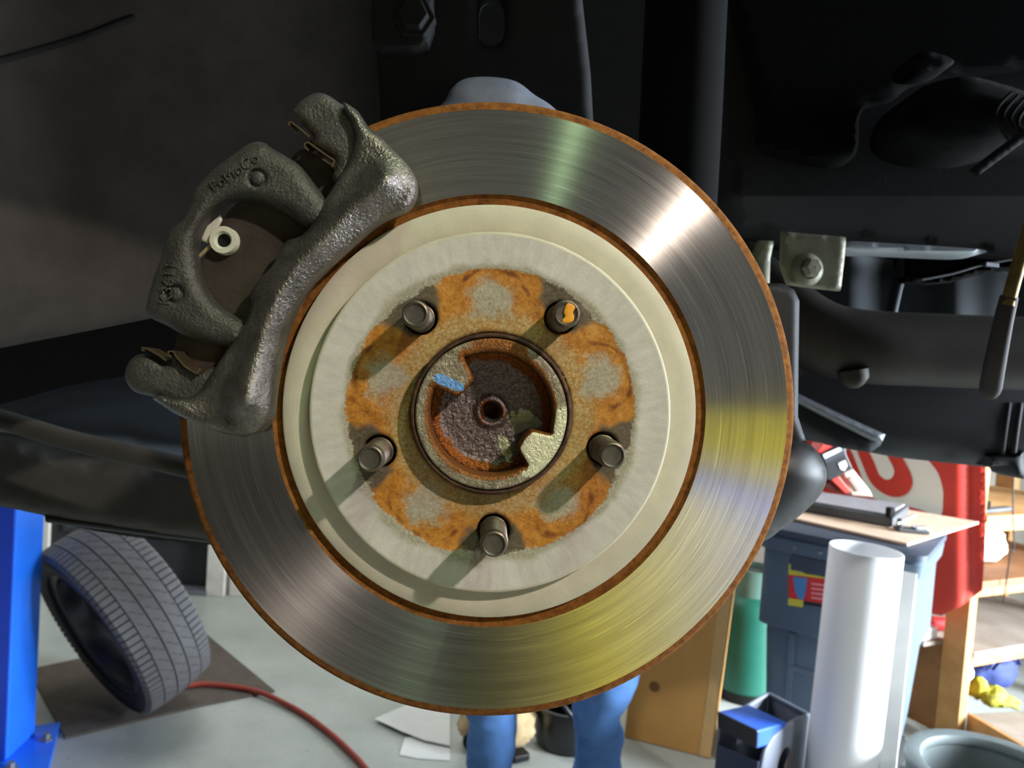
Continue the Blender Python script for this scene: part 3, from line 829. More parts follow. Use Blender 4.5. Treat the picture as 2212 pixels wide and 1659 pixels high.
relief('sensor_tab', Z1([(395, 700), (430, 640), (490, 588), (496, 612), (470, 665), (455, 700), (430, 716)]), 0.3660, 0.001, 0.0006, M_white, pad, step=5, curve=False)
pipe_px('sensor_wire', [(422, 562, 0.3655), (440, 545, 0.365), (464, 522, 0.365)], 0.0010, mat('tan_wire', srgb(150, 130, 96), 0.6), pad, 8)

# =================================================================== CAR
M_frame2 = mat('lighter_frame_paint', srgb(62, 60, 57), 0.75, bump=0.2, scale=30, bscale=250, spec=0.25)  # lighter tone of the frame paint, for the parts at the left
car = thing('car', 'raised car seen from below its wheel arch, dark underbody and grey felt wheel arch', 'car', P(1106, 600, 0.9))
# wheel arch liner
def fliner(x, y):
    t = min(1, max(0, (x + 300) / 1150))
    return 0.50 + 0.22 * (1 - (1 - t) ** 1.8) + 0.03 * ((y - 500) / 900) ** 2 + (0.03 * max(0, (y - 600) / 150) ** 2)
V = []; xs = np.linspace(-320, 840, 50); 
nrow = 44
liner_v = []
for j in range(nrow):
    for xx in xs:
        top = -420; bot = np.interp(xx, [-320, 0, 420, 840], [800, 748, 668, 640])
        yy = top + (bot - top) * j / (nrow - 1)
        liner_v.append(P(xx, yy, fliner(xx, yy)))
n = len(xs)
o = MB().add(liner_v, [(j * n + i, j * n + i + 1, (j + 1) * n + i + 1, (j + 1) * n + i) for j in range(nrow - 1) for i in range(n - 1)]).build('wheel_arch_liner', M_liner, car, smooth=60)
so = o.modifiers.new('solid', 'SOLIDIFY'); so.thickness = 0.004; so.offset = 0
pipe_px('liner_seam', [(-40, 142, fliner(-40, 142) - 0.001), (60, 115, fliner(60, 115) - 0.001), (180, 80, fliner(180, 80) - 0.001), (290, 38, fliner(290, 38) - 0.001)], 0.0032, M_black, car, 8)
# quarter panel with the wheel opening (above the frame, it shades the arch)
m = MB(); N = 46; pa = []; pb = []
for k in range(N + 1):
    a = math.radians(-25 + 230 * k / N)
    for R in (0.345, 0.36, 0.62, 1.9):
        if a < 0 or a > PI:
            R = min(R, max(0.345 + 0.02 * (R > 0.35), 0.17 / abs(math.sin(a))))
        pa.append(RC + _r * (R * math.cos(a)) + _u * (R * math.sin(a)) - _f * (0.055 if R > 0.35 else 0.035))
m.add(pa, [(4 * k + i, 4 * k + i + 1, 4 * k + i + 5, 4 * k + i + 4) for k in range(N) for i in (0, 1, 2)])
M_body = mat('car_paint', srgb(40, 41, 44), 0.3, scale=10, spec=0.6)
o = m.build('quarter_panel', M_body, car, smooth=50); so = o.modifiers.new('solid', 'SOLIDIFY'); so.thickness = 0.003; so.offset = 0
# black backing for the shaded gap, and the floor pan, behind everything
relief('dark_gap_backing', [(-700, 560), (2900, 500), (2900, 900), (2212, 960), (1800, 900), (1500, 1000), (900, 1080), (430, 1130), (0, 1075), (-700, 1000)], 1.35, 0.10, 0.05, M_black, car, step=60, curve=False)
relief('floor_pan', [(-900, -900), (3100, -900), (3100, 620), (-900, 620)], 1.15, 0.05, 0.02, M_black, car, step=110, curve=False)
# left: muffler, link, bumper
relief('muffler', [(-150, 895), (0, 874), (130, 838), (260, 815), (420, 796), (600, 795), (640, 900), (560, 990), (400, 985), (170, 955), (0, 945), (-150, 940)], 0.98, 0.10, 0.035, mat('muffler_steel', srgb(84, 92, 108), 0.6, metal=0.2, scale=14), car, step=22)
pipe_px('trailing_link', [(-120, 872, 0.80), (0, 905, 0.79), (150, 950, 0.78), (300, 985, 0.77), (480, 1025, 0.76), (700, 1040, 0.74), (960, 1000, 0.70)], 0.0105, M_frame2, car, 16)
relief('bumper_cover', [(-220, 930), (0, 945), (150, 985), (300, 1005), (520, 1025), (1000, 1040), (1010, 1170), (760, 1185), (520, 1178), (430, 1165), (300, 1146), (100, 1114), (0, 1094), (-220, 1062)], 0.92, 0.04, 0.02, M_frame2, car, step=18)
pipe_px('bumper_lip', [(105, 1116, 0.925), (200, 1128, 0.925), (300, 1141, 0.925), (400, 1153, 0.925), (520, 1165, 0.925), (760, 1178, 0.925)], 0.0075, M_blackgl, car, 10)
relief('splash_shield', [(104, 1112), (240, 1125), (420, 1150), (520, 1170), (520, 1178), (380, 1172), (200, 1146), (112, 1122)], 0.95, 0.01, 0.004, M_frame, car, step=10)
# centre: strut plate with slot, bracket with bolt, damper, knuckle
slot = [(1061 + 29 * math.cos(a), 8 + 29 * math.sin(a)) for a in np.linspace(PI, 2 * PI, 9)]
slot = [(1032, -6)] + [(1061 + 29 * math.cos(a), -8 + 29 * math.sin(a)) for a in np.linspace(PI, 2 * PI, 10)][1:-1] + [(1090, -8)] + [(1061 + 29 * math.cos(a), 70 + 29 * math.sin(a)) for a in np.linspace(0, PI, 10)]
relief('strut_plate', [(812, -260), (1250, -260), (1258, 0), (1276, 160), (1290, 420), (1240, 520), (860, 520), (820, 260), (814, 120)], 0.56, 0.03, 0.006, M_frame, car, holes=[slot], step=12, curve=False)
relief('plate_bracket', [(800, -200), (930, -200), (938, 60), (925, 98), (890, 110), (822, 106), (803, 92)], 0.545, 0.010, 0.005, M_frame, car, step=9, curve=False)
MB().lathe([(0.011, 0.014), (0.011, 0.008), (0.016, 0.008), (0.016, -0.002)], 6, Matrix.Translation(P(897, 47, 0.545)) @ _f.to_track_quat('-Z', 'Y').to_matrix().to_4x4(), cap=True).build('bolt', M_frame, car, bevel=0.001)
relief('wheel_knuckle', [(948, 232), (975, 192), (1005, 170), (1060, 166), (1115, 176), (1155, 205), (1200, 236), (1290, 330), (1200, 460), (900, 460), (830, 330)], 0.47, 0.05, 0.016, M_knuckle, car, step=9)
pipe_px('damper', [(1500, -260, 0.66), (1482, 0, 0.66), (1470, 250, 0.66), (1455, 520, 0.66), (1445, 800, 0.66)], 0.036, M_deep, car, 28)
MB().lathe([(0.066, -0.034), (0.066, -0.06), (0.058, -0.075), (0.050, -0.14), (0.034, -0.15), (0.030, -0.24), (0.001, -0.24)], 48, RM).build('hub_carrier', M_frame, car, smooth=35)
# right: inner sill panel and frame rail
def frD(x, y):
    return 0.86 + 0.0 * x + np.where(y > 425, (y - 425) / 90.0 * 0.05, 0) 
relief('frame_rail', [(1575, -300), (2700, -300), (2700, 610), (2212, 552), (1830, 512), (1690, 506), (1580, 490), (1562, 250)], 0.86, 0.10, 0.008, M_frame, car, step=16, curve=False, Dfun=frD)
relief('rail_panel', [(1632, -300), (1636, 240), (1650, 320), (1720, 345), (1800, 360), (1850, 330), (1862, 240), (1930, 215), (1990, 180), (2212, 150), (2700, 100), (2700, -300)], 0.845, 0.02, 0.010, M_deep, car, step=16)
relief('rail_flange', [(1826, 522), (1900, 524), (2000, 530), (2110, 538), (2130, 545), (2080, 551), (1950, 546), (1824, 541)], 0.83, 0.03, 0.004, mat('flange_steel', srgb(176, 182, 190), 0.5, metal=0.3), car, step=8)
o = relief('rubber_boot', [(1938, 270), (1960, 215), (2010, 180), (2090, 165), (2160, 180), (2240, 205), (2340, 235), (2340, 300), (2212, 310), (2120, 328), (2030, 326), (1960, 305)], 0.78, 0.06, 0.03, M_deep, car, step=10)
for i in range(4):
    pipe_px('boot_rib', [(2185 + 14 * i, 200 + 6 * i, 0.752), (2150 + 16 * i, 245 + 6 * i, 0.742), (2178 + 14 * i, 300, 0.752)], 0.002, M_black, car, 8)
relief('hose_bracket', [(2095, 368), (2150, 325), (2225, 270), (2240, 285), (2160, 345), (2110, 382)], 0.74, 0.004, 0.002, M_frame, car, step=9, curve=False)
relief('boot_bracket', [(1958, 150), (1970, 122), (2010, 112), (2060, 130), (2040, 150), (1990, 158)], 0.79, 0.03, 0.006, M_deep, car, step=9)
# zinc bracket with bolt below the rail
bk = relief('mounting_bracket', [(1690, 500), (1828, 512), (1824, 560), (1816, 628), (1760, 622), (1702, 614), (1688, 572)], 0.80, 0.006, 0.003, M_brk, car, step=7, curve=False)
wm = Matrix.Translation(P(1745, 582, 0.797)) @ (_f + _r * -0.12).normalized().to_track_quat('-Z', 'Y').to_matrix().to_4x4()
MB().lathe([(0.0175, -0.002), (0.0175, 0.001), (0.0165, 0.002), (0.012, 0.0045), (0.011, 0.005)], 32, wm).build('bolt_washer', M_brk, bk, smooth=40)
MB().lathe([(0.0105, 0.002), (0.0105, 0.012), (0.0090, 0.0145), (0.001, 0.0147)], 6, wm).build('bolt', M_brk, bk, bevel=0.0008)
relief('mounting_bracket', [(1640, 520), (1672, 520), (1664, 560), (1662, 618), (1640, 622), (1625, 560)], 0.82, 0.01, 0.003, M_brk, car, step=7, curve=False)
# heat shield with pleats, stay rod
relief('heat_shield', [(1690, 540), (2400, 540), (2400, 700), (1690, 700)], 1.04, 0.01, 0.004, M_shield, car, step=10, curve=False, hfun=lambda x, y, d: 0.003 * np.sin(x / 17.0) + 0.008 * np.sin(x / 41.0 + 1.0))
pipe_px('stay_rod', [(1968, 520, 1.0), (1945, 590, 1.0), (1922, 690, 1.0)], 0.0075, M_shield, car, 10)
relief('cable_bracket', [(1955, 596), (2010, 604), (2110, 578), (2230, 556), (2240, 575), (2130, 590), (2070, 606), (2010, 612), (1960, 608)], 0.97, 0.02, 0.004, M_black, car, step=8, curve=False)
relief('floor_brace', [(1955, 545), (2230, 540), (2230, 566), (2110, 580), (2010, 602), (1958, 604)], 0.99, 0.03, 0.006, M_black, car, step=10, curve=False)
pipe_px('brake_line', [(1990, 604, 0.955), (2060, 590, 0.955), (2130, 570, 0.955), (2235, 552, 0.955)], 0.0018, M_alu, car, 8)
MB().box(P(2140, 572, 0.95), (0.020, 0.006, 0.006), 0.2).build('line_clip', M_alu, car, bevel=0.001)
# fuel tank
relief('fuel_tank', [(1560, 700), (1730, 760), (2212, 790), (2700, 800), (2700, 1010), (2212, 1002), (2140, 1010), (1935, 988), (1850, 972), (1735, 950), (1560, 930)], 1.03, 0.12, 0.05, M_tank, car, step=22, curve=False)
for xx in (2165, 2190):
    pipe_px('tank_rib', [(xx + 10, 870, 0.985), (xx, 940, 0.985), (xx - 6, 985, 0.995)], 0.006, M_tank, car, 10)
relief('tank_foot', [(2130, 985), (2212, 975), (2212, 1035), (2195, 1028), (2178, 1005), (2140, 1008)], 0.99, 0.05, 0.008, M_tank, car, step=8, curve=False)
# lower control arm
relief('control_arm', [(1640, 820), (1730, 852), (1800, 885), (1870, 918), (1914, 938), (1902, 962), (1880, 978), (1820, 968), (1740, 930), (1640, 880)], 0.93, 0.05, 0.010, M_tank, car, step=9, curve=False)
relief('control_arm', [(1640, 815), (1720, 848), (1800, 888), (1870, 920), (1912, 938), (1906, 953), (1885, 952), (1800, 910), (1730, 874), (1640, 836)], 0.915, 0.012, 0.006, M_alu, car, step=6, curve=False)
# dust shield and bump stop behind the rotor's edge
relief('dust_shield', [(1560, 610), (1690, 612), (1716, 626), (1727, 650), (1725, 780), (1724, 900), (1742, 955), (1560, 980)], 0.47, 0.02, 0.004, M_tank, car, step=9, curve=False)
relief('spring_pad', [(1560, 930), (1700, 942), (1752, 962), (1780, 1000), (1786, 1036), (1770, 1072), (1735, 1108), (1690, 1142), (1640, 1172), (1540, 1172)], 0.50, 0.06, 0.028, mat('bump_rubber', srgb(10, 10, 12), 0.52, scale=60, spec=0.45), car, step=9)
# exhaust: liftable on its own
ex = thing('exhaust_pipe', 'thick brown-grey exhaust pipe running along the underbody beside the brake disc', 'exhaust pipe', P(1950, 760, 0.92))
pipe_px('pipe', [(1560, 560, 1.0), (1660, 650, 0.96), (1760, 722, 0.93), (1860, 748, 0.92), (2000, 756, 0.92), (2212, 764, 0.92), (2500, 772, 0.92)], 0.0455, M_exh, ex, 32)
pipe_px('pipe_lug', [(1842, 800, 0.895), (1845, 818, 0.895), (1847, 826, 0.898)], [0.018, 0.017, 0.008], M_exh, ex, 16)
pipe_px('hanger_rod', [(2262, 380, 0.62), (2222, 500, 0.62), (2192, 600, 0.62), (2176, 660, 0.622)], 0.0055, M_rod, ex, 14)
pipe_px('hanger_sleeve', [(2180, 640, 0.622), (2166, 700, 0.63), (2150, 780, 0.645), (2140, 835, 0.66), (2136, 852, 0.665)], [0.0068, 0.0075, 0.0085, 0.0090, 0.0070], mat('rusty_sleeve', srgb(52, 42, 40), 0.7), ex, 14)

# =================================================================== BEHIND THE CAMERA (placed for their mirror image in the disc)
M_yel = mat('yellow_enamel', srgb(236, 224, 8), 0.45, var=0.06, scale=6)
M_yeld = mat('yellow_enamel_shaded', srgb(132, 122, 30), 0.5, var=0.1, scale=6)  # shaded copy of the yellow, for the dimmer band mirrored in the disc
for cx_, wd_, mt_, lab_ in ((0.478, 0.25, M_yel, 'bright yellow steel tool cabinet standing behind the photographer'), (0.185, 0.325, M_yeld, 'added cabinet in darker yellow for the unlit part of the bright one behind the photographer')):
    yc = thing('tool_cabinet', lab_, 'cabinet', (cx_, -1.25, 0), 'tool cabinets behind the photographer')
    MB().box((cx_, -1.25, 0.56), (wd_, 0.40, 1.00)).build('cabinet_body', mt_, yc, bevel=0.01)
    for i in range(4):
        d = MB().box((cx_, -1.045, 0.22 + 0.235 * i), (wd_ - 0.03, 0.012, 0.225)).build('drawer', mt_, yc, bevel=0.004)
        MB().box((cx_, -1.032, 0.30 + 0.235 * i), (wd_ - 0.16, 0.012, 0.014)).build('drawer_handle', mt_, d, bevel=0.003)
    for sx in (-0.08, 0.08):
        for sy in (-0.14, 0.14):
            MB().tube([(cx_ + sx - 0.015, -1.25 + sy, 0.03), (cx_ + sx + 0.015, -1.25 + sy, 0.03)], 0.03, 16).build('caster', M_blackgl, yc, smooth=40)
fr = thing('reflector', 'unseen added pale blue refrigerator behind the photographer, right of the yellow cabinet', 'reflector', (1.04, -1.30, 0))  # added block, mirrored in the disc as the bluish daylight band
M_fr = mat('daylight_tint', srgb(158, 172, 226), 0.45, var=0.02)  # bluish tone stands in for daylight
MB().box((0.97, -1.30, 0.55), (0.72, 0.44, 1.02)).build('body', M_fr, fr, bevel=0.012)
MB().box((0.97, -1.065, 0.56), (0.70, 0.03, 0.98)).build('door', M_fr, fr, bevel=0.01)
MB().box((1.32, -1.035, 0.72), (0.02, 0.03, 0.34)).build('handle', M_alu, fr, bevel=0.005)
MB().box((0.97, -1.30, 0.02), (0.6, 0.4, 0.04)).build('foot_plinth', M_black, fr)
tb2 = thing('tool_box', 'yellow tool box on top of the pale refrigerator behind the photographer', 'tool box', (0.84, -1.20, 1.061))
MB().box((0.84, -1.16, 1.145), (0.25, 0.20, 0.165)).build('box_body', M_yel, tb2, bevel=0.008)
MB().box((0.84, -1.16, 1.245), (0.26, 0.21, 0.03)).build('box_lid', M_yel, tb2, bevel=0.008)
MB().tube(spline3([Vector((0.76, -1.16, 1.262)), Vector((0.77, -1.16, 1.30)), Vector((0.91, -1.16, 1.30)), Vector((0.92, -1.16, 1.262))], 6), 0.009, 10).build('carry_handle', M_black, tb2, smooth=60)
dc = thing('backdrop', 'unseen added dark brown locker behind the photographer', 'backdrop', (-0.95, -1.45, 0))  # added to darken the mirror image at the disc's lower left
M_brown = mat('brown_enamel', srgb(70, 52, 44), 0.5, scale=8)
MB().box((-0.95, -1.45, 0.58), (1.45, 0.45, 1.04)).build('backdrop_body', M_brown, dc, bevel=0.01)
MB().box((-0.95, -1.45, 0.03), (1.38, 0.38, 0.06)).build('plinth', M_black, dc)
for i in range(3):
    d = MB().box((-1.43 + 0.48 * i, -1.215, 0.58), (0.46, 0.02, 0.98)).build('backdrop_door', M_brown, dc, bevel=0.005)
    MB().box((-1.27 + 0.48 * i, -1.198, 0.70), (0.02, 0.02, 0.12)).build('door_handle', M_alu, d, bevel=0.003)

# =================================================================== GARAGE, left side
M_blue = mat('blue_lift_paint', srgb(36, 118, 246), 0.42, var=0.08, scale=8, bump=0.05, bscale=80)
M_blued = mat('blue_lift_shaded', srgb(22, 60, 176), 0.45, var=0.08, scale=8)  # darker copy of the lift blue, for the shaded front of the post
lp = thing('lift_post', 'bright blue steel lift post at the left, beside the leaning wheel', 'lift', G(40, 1640))
bp = G(42, 1640); 
zt = 1.02
px0 = G(40, 1635)
def post_corner(px, D):
    q = P(px, 1500, D); return Vector((q.x, q.y, 0))
c1 = post_corner(20, 2.14); 
dirv = Vector((math.cos(0.10), math.sin(0.10), 0)); nrm = Vector((-dirv.y, dirv.x, 0))
wid, dep = 0.12, 0.155
base = [c1, c1 - dirv * wid, c1 - dirv * wid + nrm * dep, c1 + nrm * dep]
MB().hexa([Vector((p.x, p.y, 0.012)) for p in base], [Vector((p.x, p.y, 2.6)) for p in base]).build('post', M_blue, lp, bevel=0.006)
bf = [p - nrm * 0.006 for p in (base[0] - dirv * 0.004, base[1])]
MB().hexa([Vector((p.x, p.y, 0.013)) for p in (bf[0], bf[1], base[1] - nrm * 0.0005, base[0] - dirv * 0.004 - nrm * 0.0005)], [Vector((p.x, p.y, 2.59)) for p in (bf[0], bf[1], base[1] - nrm * 0.0005, base[0] - dirv * 0.004 - nrm * 0.0005)]).build('post_shade_sheet', M_blued, lp)
flg = [c1 - dirv * wid, c1 - dirv * (wid + 0.10), c1 - dirv * (wid + 0.10) - nrm * 0.05, c1 - dirv * wid - nrm * 0.05]
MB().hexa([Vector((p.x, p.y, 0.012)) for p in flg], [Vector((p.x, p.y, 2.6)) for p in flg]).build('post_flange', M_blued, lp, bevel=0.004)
pc = c1 - dirv * 0.06 + nrm * 0.03
bpl = MB().box((pc.x + 0.035, pc.y + 0.02, 0.006), (0.24, 0.30, 0.012), 0.45).build('base_plate', M_blue, lp, bevel=0.003)
for dx, dy in ((0.10, 0.10), (-0.06, 0.13), (0.10, -0.06)):
    MB().lathe([(0.020, 0), (0.020, 0.004), (0.011, 0.004), (0.011, 0.020), (0.001, 0.021)], 6, Matrix.Translation((pc.x + dx, pc.y + dy, 0.012))).build('anchor_bolt', M_alu, lp)

# dark mat and wheel
M_mat = mat('mat_fibre', srgb(92, 82, 74), 0.9, var=0.15, scale=20, bump=0.3, bscale=400)
mt = thing('floor_mat', 'dark brown flat mat on the floor under the leaning wheel', 'mat', G(330, 1500))
quad = [G(60, 1450), G(440, 1368), G(594, 1496), G(440, 1526), G(140, 1598)]
MB().hexa([Vector((p.x, p.y, 0.0005)) for p in quad], [Vector((p.x, p.y, 0.008)) for p in quad]).build('mat_sheet', M_mat, mt, bevel=0.002)

M_tread = mat('tyre_tread', srgb(104, 102, 104), 0.75, var=0.1, scale=20, spec=0.3)
M_side = mat('tyre_sidewall', srgb(34, 34, 37), 0.6, var=0.1, scale=20, spec=0.3)
M_groove = mat('tyre_groove', srgb(38, 38, 42), 0.85, scale=20)
M_rim = mat('wheel_rim', srgb(60, 60, 64), 0.35, metal=0.6, scale=10)
wc = P(262, 1385, 2.44)
ax = Vector((-0.545, -0.72, -0.425)).normalized()
R_, Wd = 0.318, 0.225
zlow = R_ * math.sqrt(1 - ax.z ** 2) + Wd / 2 * abs(ax.z)
wc.z = zlow + 0.009
wx = Vector((0, 0, 1)).cross(ax).normalized(); wy = ax.cross(wx)
WM = Matrix(((wx.x, wy.x, ax.x, wc.x), (wx.y, wy.y, ax.y, wc.y), (wx.z, wy.z, ax.z, wc.z), (0, 0, 0, 1)))
wh = thing('wheel_assembly', 'dismounted car wheel with treaded black tyre leaning on the dark floor mat', 'wheel', m=WM)
hw = Wd / 2
# tyre carcass (grooves' floor), then the tread ribs proud of it
MB().lathe([(0.225, -hw + 0.02), (0.24, -hw + 0.006), (0.275, -hw), (0.300, -hw + 0.006), (0.306, -hw + 0.02), (0.309, 0), (0.306, hw - 0.02), (0.300, hw - 0.006), (0.275, hw), (0.24, hw - 0.006), (0.225, hw - 0.02), (0.222, 0)], 96, closed=True).build('tyre', M_side, wh, smooth=40, local=True)
edges_ = [-0.104, -0.066, -0.0625, -0.024, -0.0195, 0.0195, 0.024, 0.0625, 0.066, 0.104]
for k in range(5):
    a0, a1 = edges_[2 * k], edges_[2 * k + 1]
    dr = lambda z: R_ - 0.9 * z * z
    if k in (0, 4):
        # shoulder blocks
        m = MB(); nb = 84
        s_ = -1 if k == 0 else 1
        zi, zo = (a1, a0) if k == 0 else (a0, a1)
        for q in range(nb):
            t0 = 2 * PI * q / nb; t1 = t0 + 2 * PI / nb * 0.80
            vs = []
            for tt in (t0, t1):
                sk = 0.0
                for z_, r_ in ((zi, dr(zi)), (zo, dr(zo)), (zo + s_ * 0.010, 0.290), (zo, 0.298), (zi, 0.305)):
                    vs.append(Vector((r_ * math.cos(tt), r_ * math.sin(tt), z_)))
            m.add(vs, [(0, 1, 6, 5), (1, 2, 7, 6), (2, 3, 8, 7), (3, 4, 9, 8), (0, 4, 3, 2, 1), (5, 6, 7, 8, 9)])
        o = m.build('shoulder_blocks', M_tread, wh, local=True); o['kind'] = 'stuff'
    else:
        MB().lathe([(0.303, a0), (dr(a0), a0), (dr((a0 + a1) / 2), (a0 + a1) / 2), (dr(a1), a1), (0.303, a1)], 96).build('tread_rib', M_tread, wh, smooth=30, local=True)
        m = MB(); nb = 46
        for q in range(nb):
            t0 = 2 * PI * (q + 0.33 * k) / nb
            for u_, z0, ln in ((0, a0 + 0.004, 0.014), (0.42, (a0 + a1) / 2, 0.015)):
                tt = t0 + u_ * 2 * PI / nb
                p0 = Vector((dr(z0) * math.cos(tt), dr(z0) * math.sin(tt), z0)); t1 = tt + 0.045
                z1 = z0 + ln
                p1 = Vector((dr(z1) * math.cos(t1), dr(z1) * math.sin(t1), z1))
                dv = (p1 - p0).normalized(); rad = Vector((math.cos(tt), math.sin(tt), 0)); sd = dv.cross(rad) * 0.0014
                m.add([p0 - sd + rad * 0.0007, p0 + sd + rad * 0.0007, p1 + sd * 0.4 + rad * 0.0007, p1 - sd * 0.4 + rad * 0.0007], [(0, 1, 2, 3)])
        o = m.build('sipes', M_groove, wh, local=True); o['kind'] = 'stuff'
MB().lathe([(0.232, hw - 0.004), (0.236, hw - 0.012), (0.225, hw - 0.018), (0.212, hw - 0.022), (0.205, hw - 0.05), (0.200, 0), (0.205, -0.05), (0.215, -hw + 0.01)], 72).build('rim_barrel', M_rim, wh, smooth=40, local=True)
m = MB()
MB().lathe([(0.03, -0.05), (0.075, -0.045), (0.08, -0.06), (0.03, -0.065)], 40, closed=True).build('wheel_centre', M_rim, wh, smooth=40, local=True)
for k in range(5):
    a = 2 * PI * k / 5 + 0.3
    m = MB(); ca, sa = math.cos(a), math.sin(a)
    def rv(r, t, z): return Vector((r * ca - t * sa, r * sa + t * ca, z))
    m.hexa([rv(0.07, -0.035, -0.06), rv(0.205, -0.028, -0.085), rv(0.205, 0.028, -0.085), rv(0.07, 0.035, -0.06)],
           [rv(0.07, -0.025, -0.035), rv(0.205, -0.022, -0.055), rv(0.205, 0.022, -0.055), rv(0.07, 0.025, -0.035)])
    m.build('spoke', M_rim, wh, bevel=0.006, local=True)

# red hose across the floor
M_hose = mat('red_hose_rubber', srgb(150, 58, 44), 0.55, var=0.12, scale=30)
hz_ = 0.0115
pts = [G(a, b, hz_) for a, b in [(396, 1486), (440, 1482), (500, 1487), (560, 1499), (610, 1518), (660, 1545), (710, 1582), (750, 1618), (785, 1655), (815, 1700)]]
pts[0].z = pts[1].z = pts[2].z = 0.0185; pts[3].z = 0.018; pts[4].z = 0.013
tag(MB().tube(spline3(pts, 6), 0.0095, 12).build('air_hose', M_hose, smooth=60), 'red rubber air hose curving across the grey floor from the wheel', 'hose')

# paper on the floor
M_paper = mat('white_paper', srgb(232, 232, 230), 0.8, var=0.03, scale=20)
def floor_sheet(name, px, z, label, sag):
    V = [G(a, b) for a, b in px]
    m = MB(); n = len(V)
    top = [Vector((p.x, p.y, z + sag[i])) for i, p in enumerate(V)]
    m.hexa([p - Vector((0, 0, 0.0012)) for p in top], top)
    return tag(m.build(name, M_paper, bevel=0.0004), label, 'paper', 'paper on the floor')
floor_sheet('paper_sheet', [(862, 1632), (874, 1596), (950, 1580), (972, 1600), (972, 1645), (900, 1640)], 0.003, 'white paper sheet on the floor, the lower of two, partly covered', [0, 0, 0, 0, 0, 0])
floor_sheet('paper_sheet', [(808, 1560), (882, 1526), (940, 1520), (972, 1545), (972, 1618), (915, 1606), (868, 1588)], 0.009, 'white paper sheet on the floor, the upper of two, with a sharp corner', [0.004, 0.001, 0.0, 0.0, 0.002, 0.003, 0.004])

# tan sack behind the legs
M_tan = mat('tan_canvas', srgb(198, 172, 130), 0.85, var=0.14, scale=14, bump=0.5, bscale=60, bdist=0.01)
sk = thing('canvas_sack', 'crumpled tan canvas sack on the floor behind the blue jeans', 'sack', G(1068, 1650))
sc_ = G(1068, 1648); 
bm = bmesh.new(); bmesh.ops.create_uvsphere(bm, u_segments=40, v_segments=26, radius=1.0)
for v in bm.verts:
    p = v.co.copy(); nn = noise.fractal(p * 2.2, 0.9, 2.1, 4); n3 = noise.noise(p * 6)
    k = 1 + 0.16 * nn + 0.05 * n3
    v.co = Vector((p.x * 0.124 * k, p.y * 0.09 * k, max(-0.085, p.z * 0.098 * k)))
vs = [sc_ + Vector((0, 0.09, 0.086)) + v.co for v in bm.verts]; fs = [[v.index for v in f.verts] for f in bm.faces]; bm.free()
MB().add(vs, fs).build('sack_body', M_tan, sk, smooth=60)
MB().lathe([(0.001, 0.012), (0.018, 0.010), (0.022, 0.0), (0.018, -0.006)], 20, Matrix.Translation(sc_ + Vector((-0.085, 0.02, 0.05))) @ Matrix.Rotation(-1.2, 4, 'Y') @ Matrix.Rotation(0.6, 4, 'X') @ Matrix.Scale(1.2, 4, (0, 1, 0))).build('sack_opening', M_black, sk, smooth=60)
MB().box(sc_ + Vector((0.075, 0.03, 0.014)), (0.06, 0.05, 0.026), 0.5).build('sack_foot', M_blackgl, sk, bevel=0.006)

# black tub behind the person
M_tub = mat('black_plastic', srgb(24, 24, 26), 0.3, scale=20, spec=0.5)
tb = G(1228, 1642)
t = thing('drain_pan', 'round glossy black drain pan on the floor between the jeans legs', 'pan', (tb.x, tb.y + 0.115, 0))
Mx = Matrix.Translation((tb.x, tb.y + 0.115, 0.001))
MB().lathe([(0.001, 0.0), (0.100, 0.0), (0.108, 0.02), (0.118, 0.13), (0.128, 0.135), (0.128, 0.145), (0.116, 0.145), (0.103, 0.03), (0.001, 0.02)], 56, Mx).build('pan_body', M_tub, t, smooth=35)
MB().tube([Mx @ Vector((0.122 * math.cos(a), 0.122 * math.sin(a), 0.148 + 0.05 * math.sin((a - 3.6) / 1.1 * PI))) for a in np.linspace(3.6, 4.7, 14)], 0.008, 10).build('pan_handle', M_tub, t, smooth=60)

# cardboard box
M_card = mat('cardboard', srgb(206, 152, 82), 0.85, var=0.07, scale=9, bump=0.1, bscale=120)
M_cardl = mat('cardboard_edge', srgb(214, 172, 112), 0.85, var=0.07, scale=9)
bx = thing('cardboard_box', 'tall brown cardboard box on the floor behind the brake disc', 'box', G(1440, 1620))
bl = G(1335, 1590); brt = G(1533, 1640)
e = (brt - bl); L = e.length; e.normalize(); nrm = Vector((-e.y, e.x, 0))
hb = 0.80
cs = [bl + e * 0.02, brt, brt + nrm * 0.26, bl + e * 0.02 + nrm * 0.26]
lean = e * 0.035
MB().hexa([p + Vector((0, 0, 0.001)) for p in cs], [p + Vector((0, 0, hb)) + lean for p in cs]).build('carton', M_card, bx, bevel=0.004)
MB().hexa([p + Vector((0, 0, 0.004)) for p in (brt - nrm * 0.002 - e * 0.035, brt - nrm * 0.002 + e * 0.002, brt + nrm * 0.002, brt + nrm * 0.002 - e * 0.035)], [p + Vector((0, 0, hb - 0.004)) + lean for p in (brt - nrm * 0.002 - e * 0.035, brt - nrm * 0.002 + e * 0.002, brt + nrm * 0.002, brt + nrm * 0.002 - e * 0.035)]).build('folded_edge', M_cardl, bx)
for u_, z_ in ((0.33, 0.20), (0.42, 0.42)):
    q = bl + e * u_ * L + Vector((0, 0, z_)) - nrm * 0.0012 + lean * z_ / hb
    MB().lathe([(0.0001, 0), (0.018, 0)], 20, Matrix.Translation(q) @ nrm.to_track_quat('Z', 'Y').to_matrix().to_4x4()).build('stain', mat('card_stain', srgb(128, 88, 44), 0.9), bx)

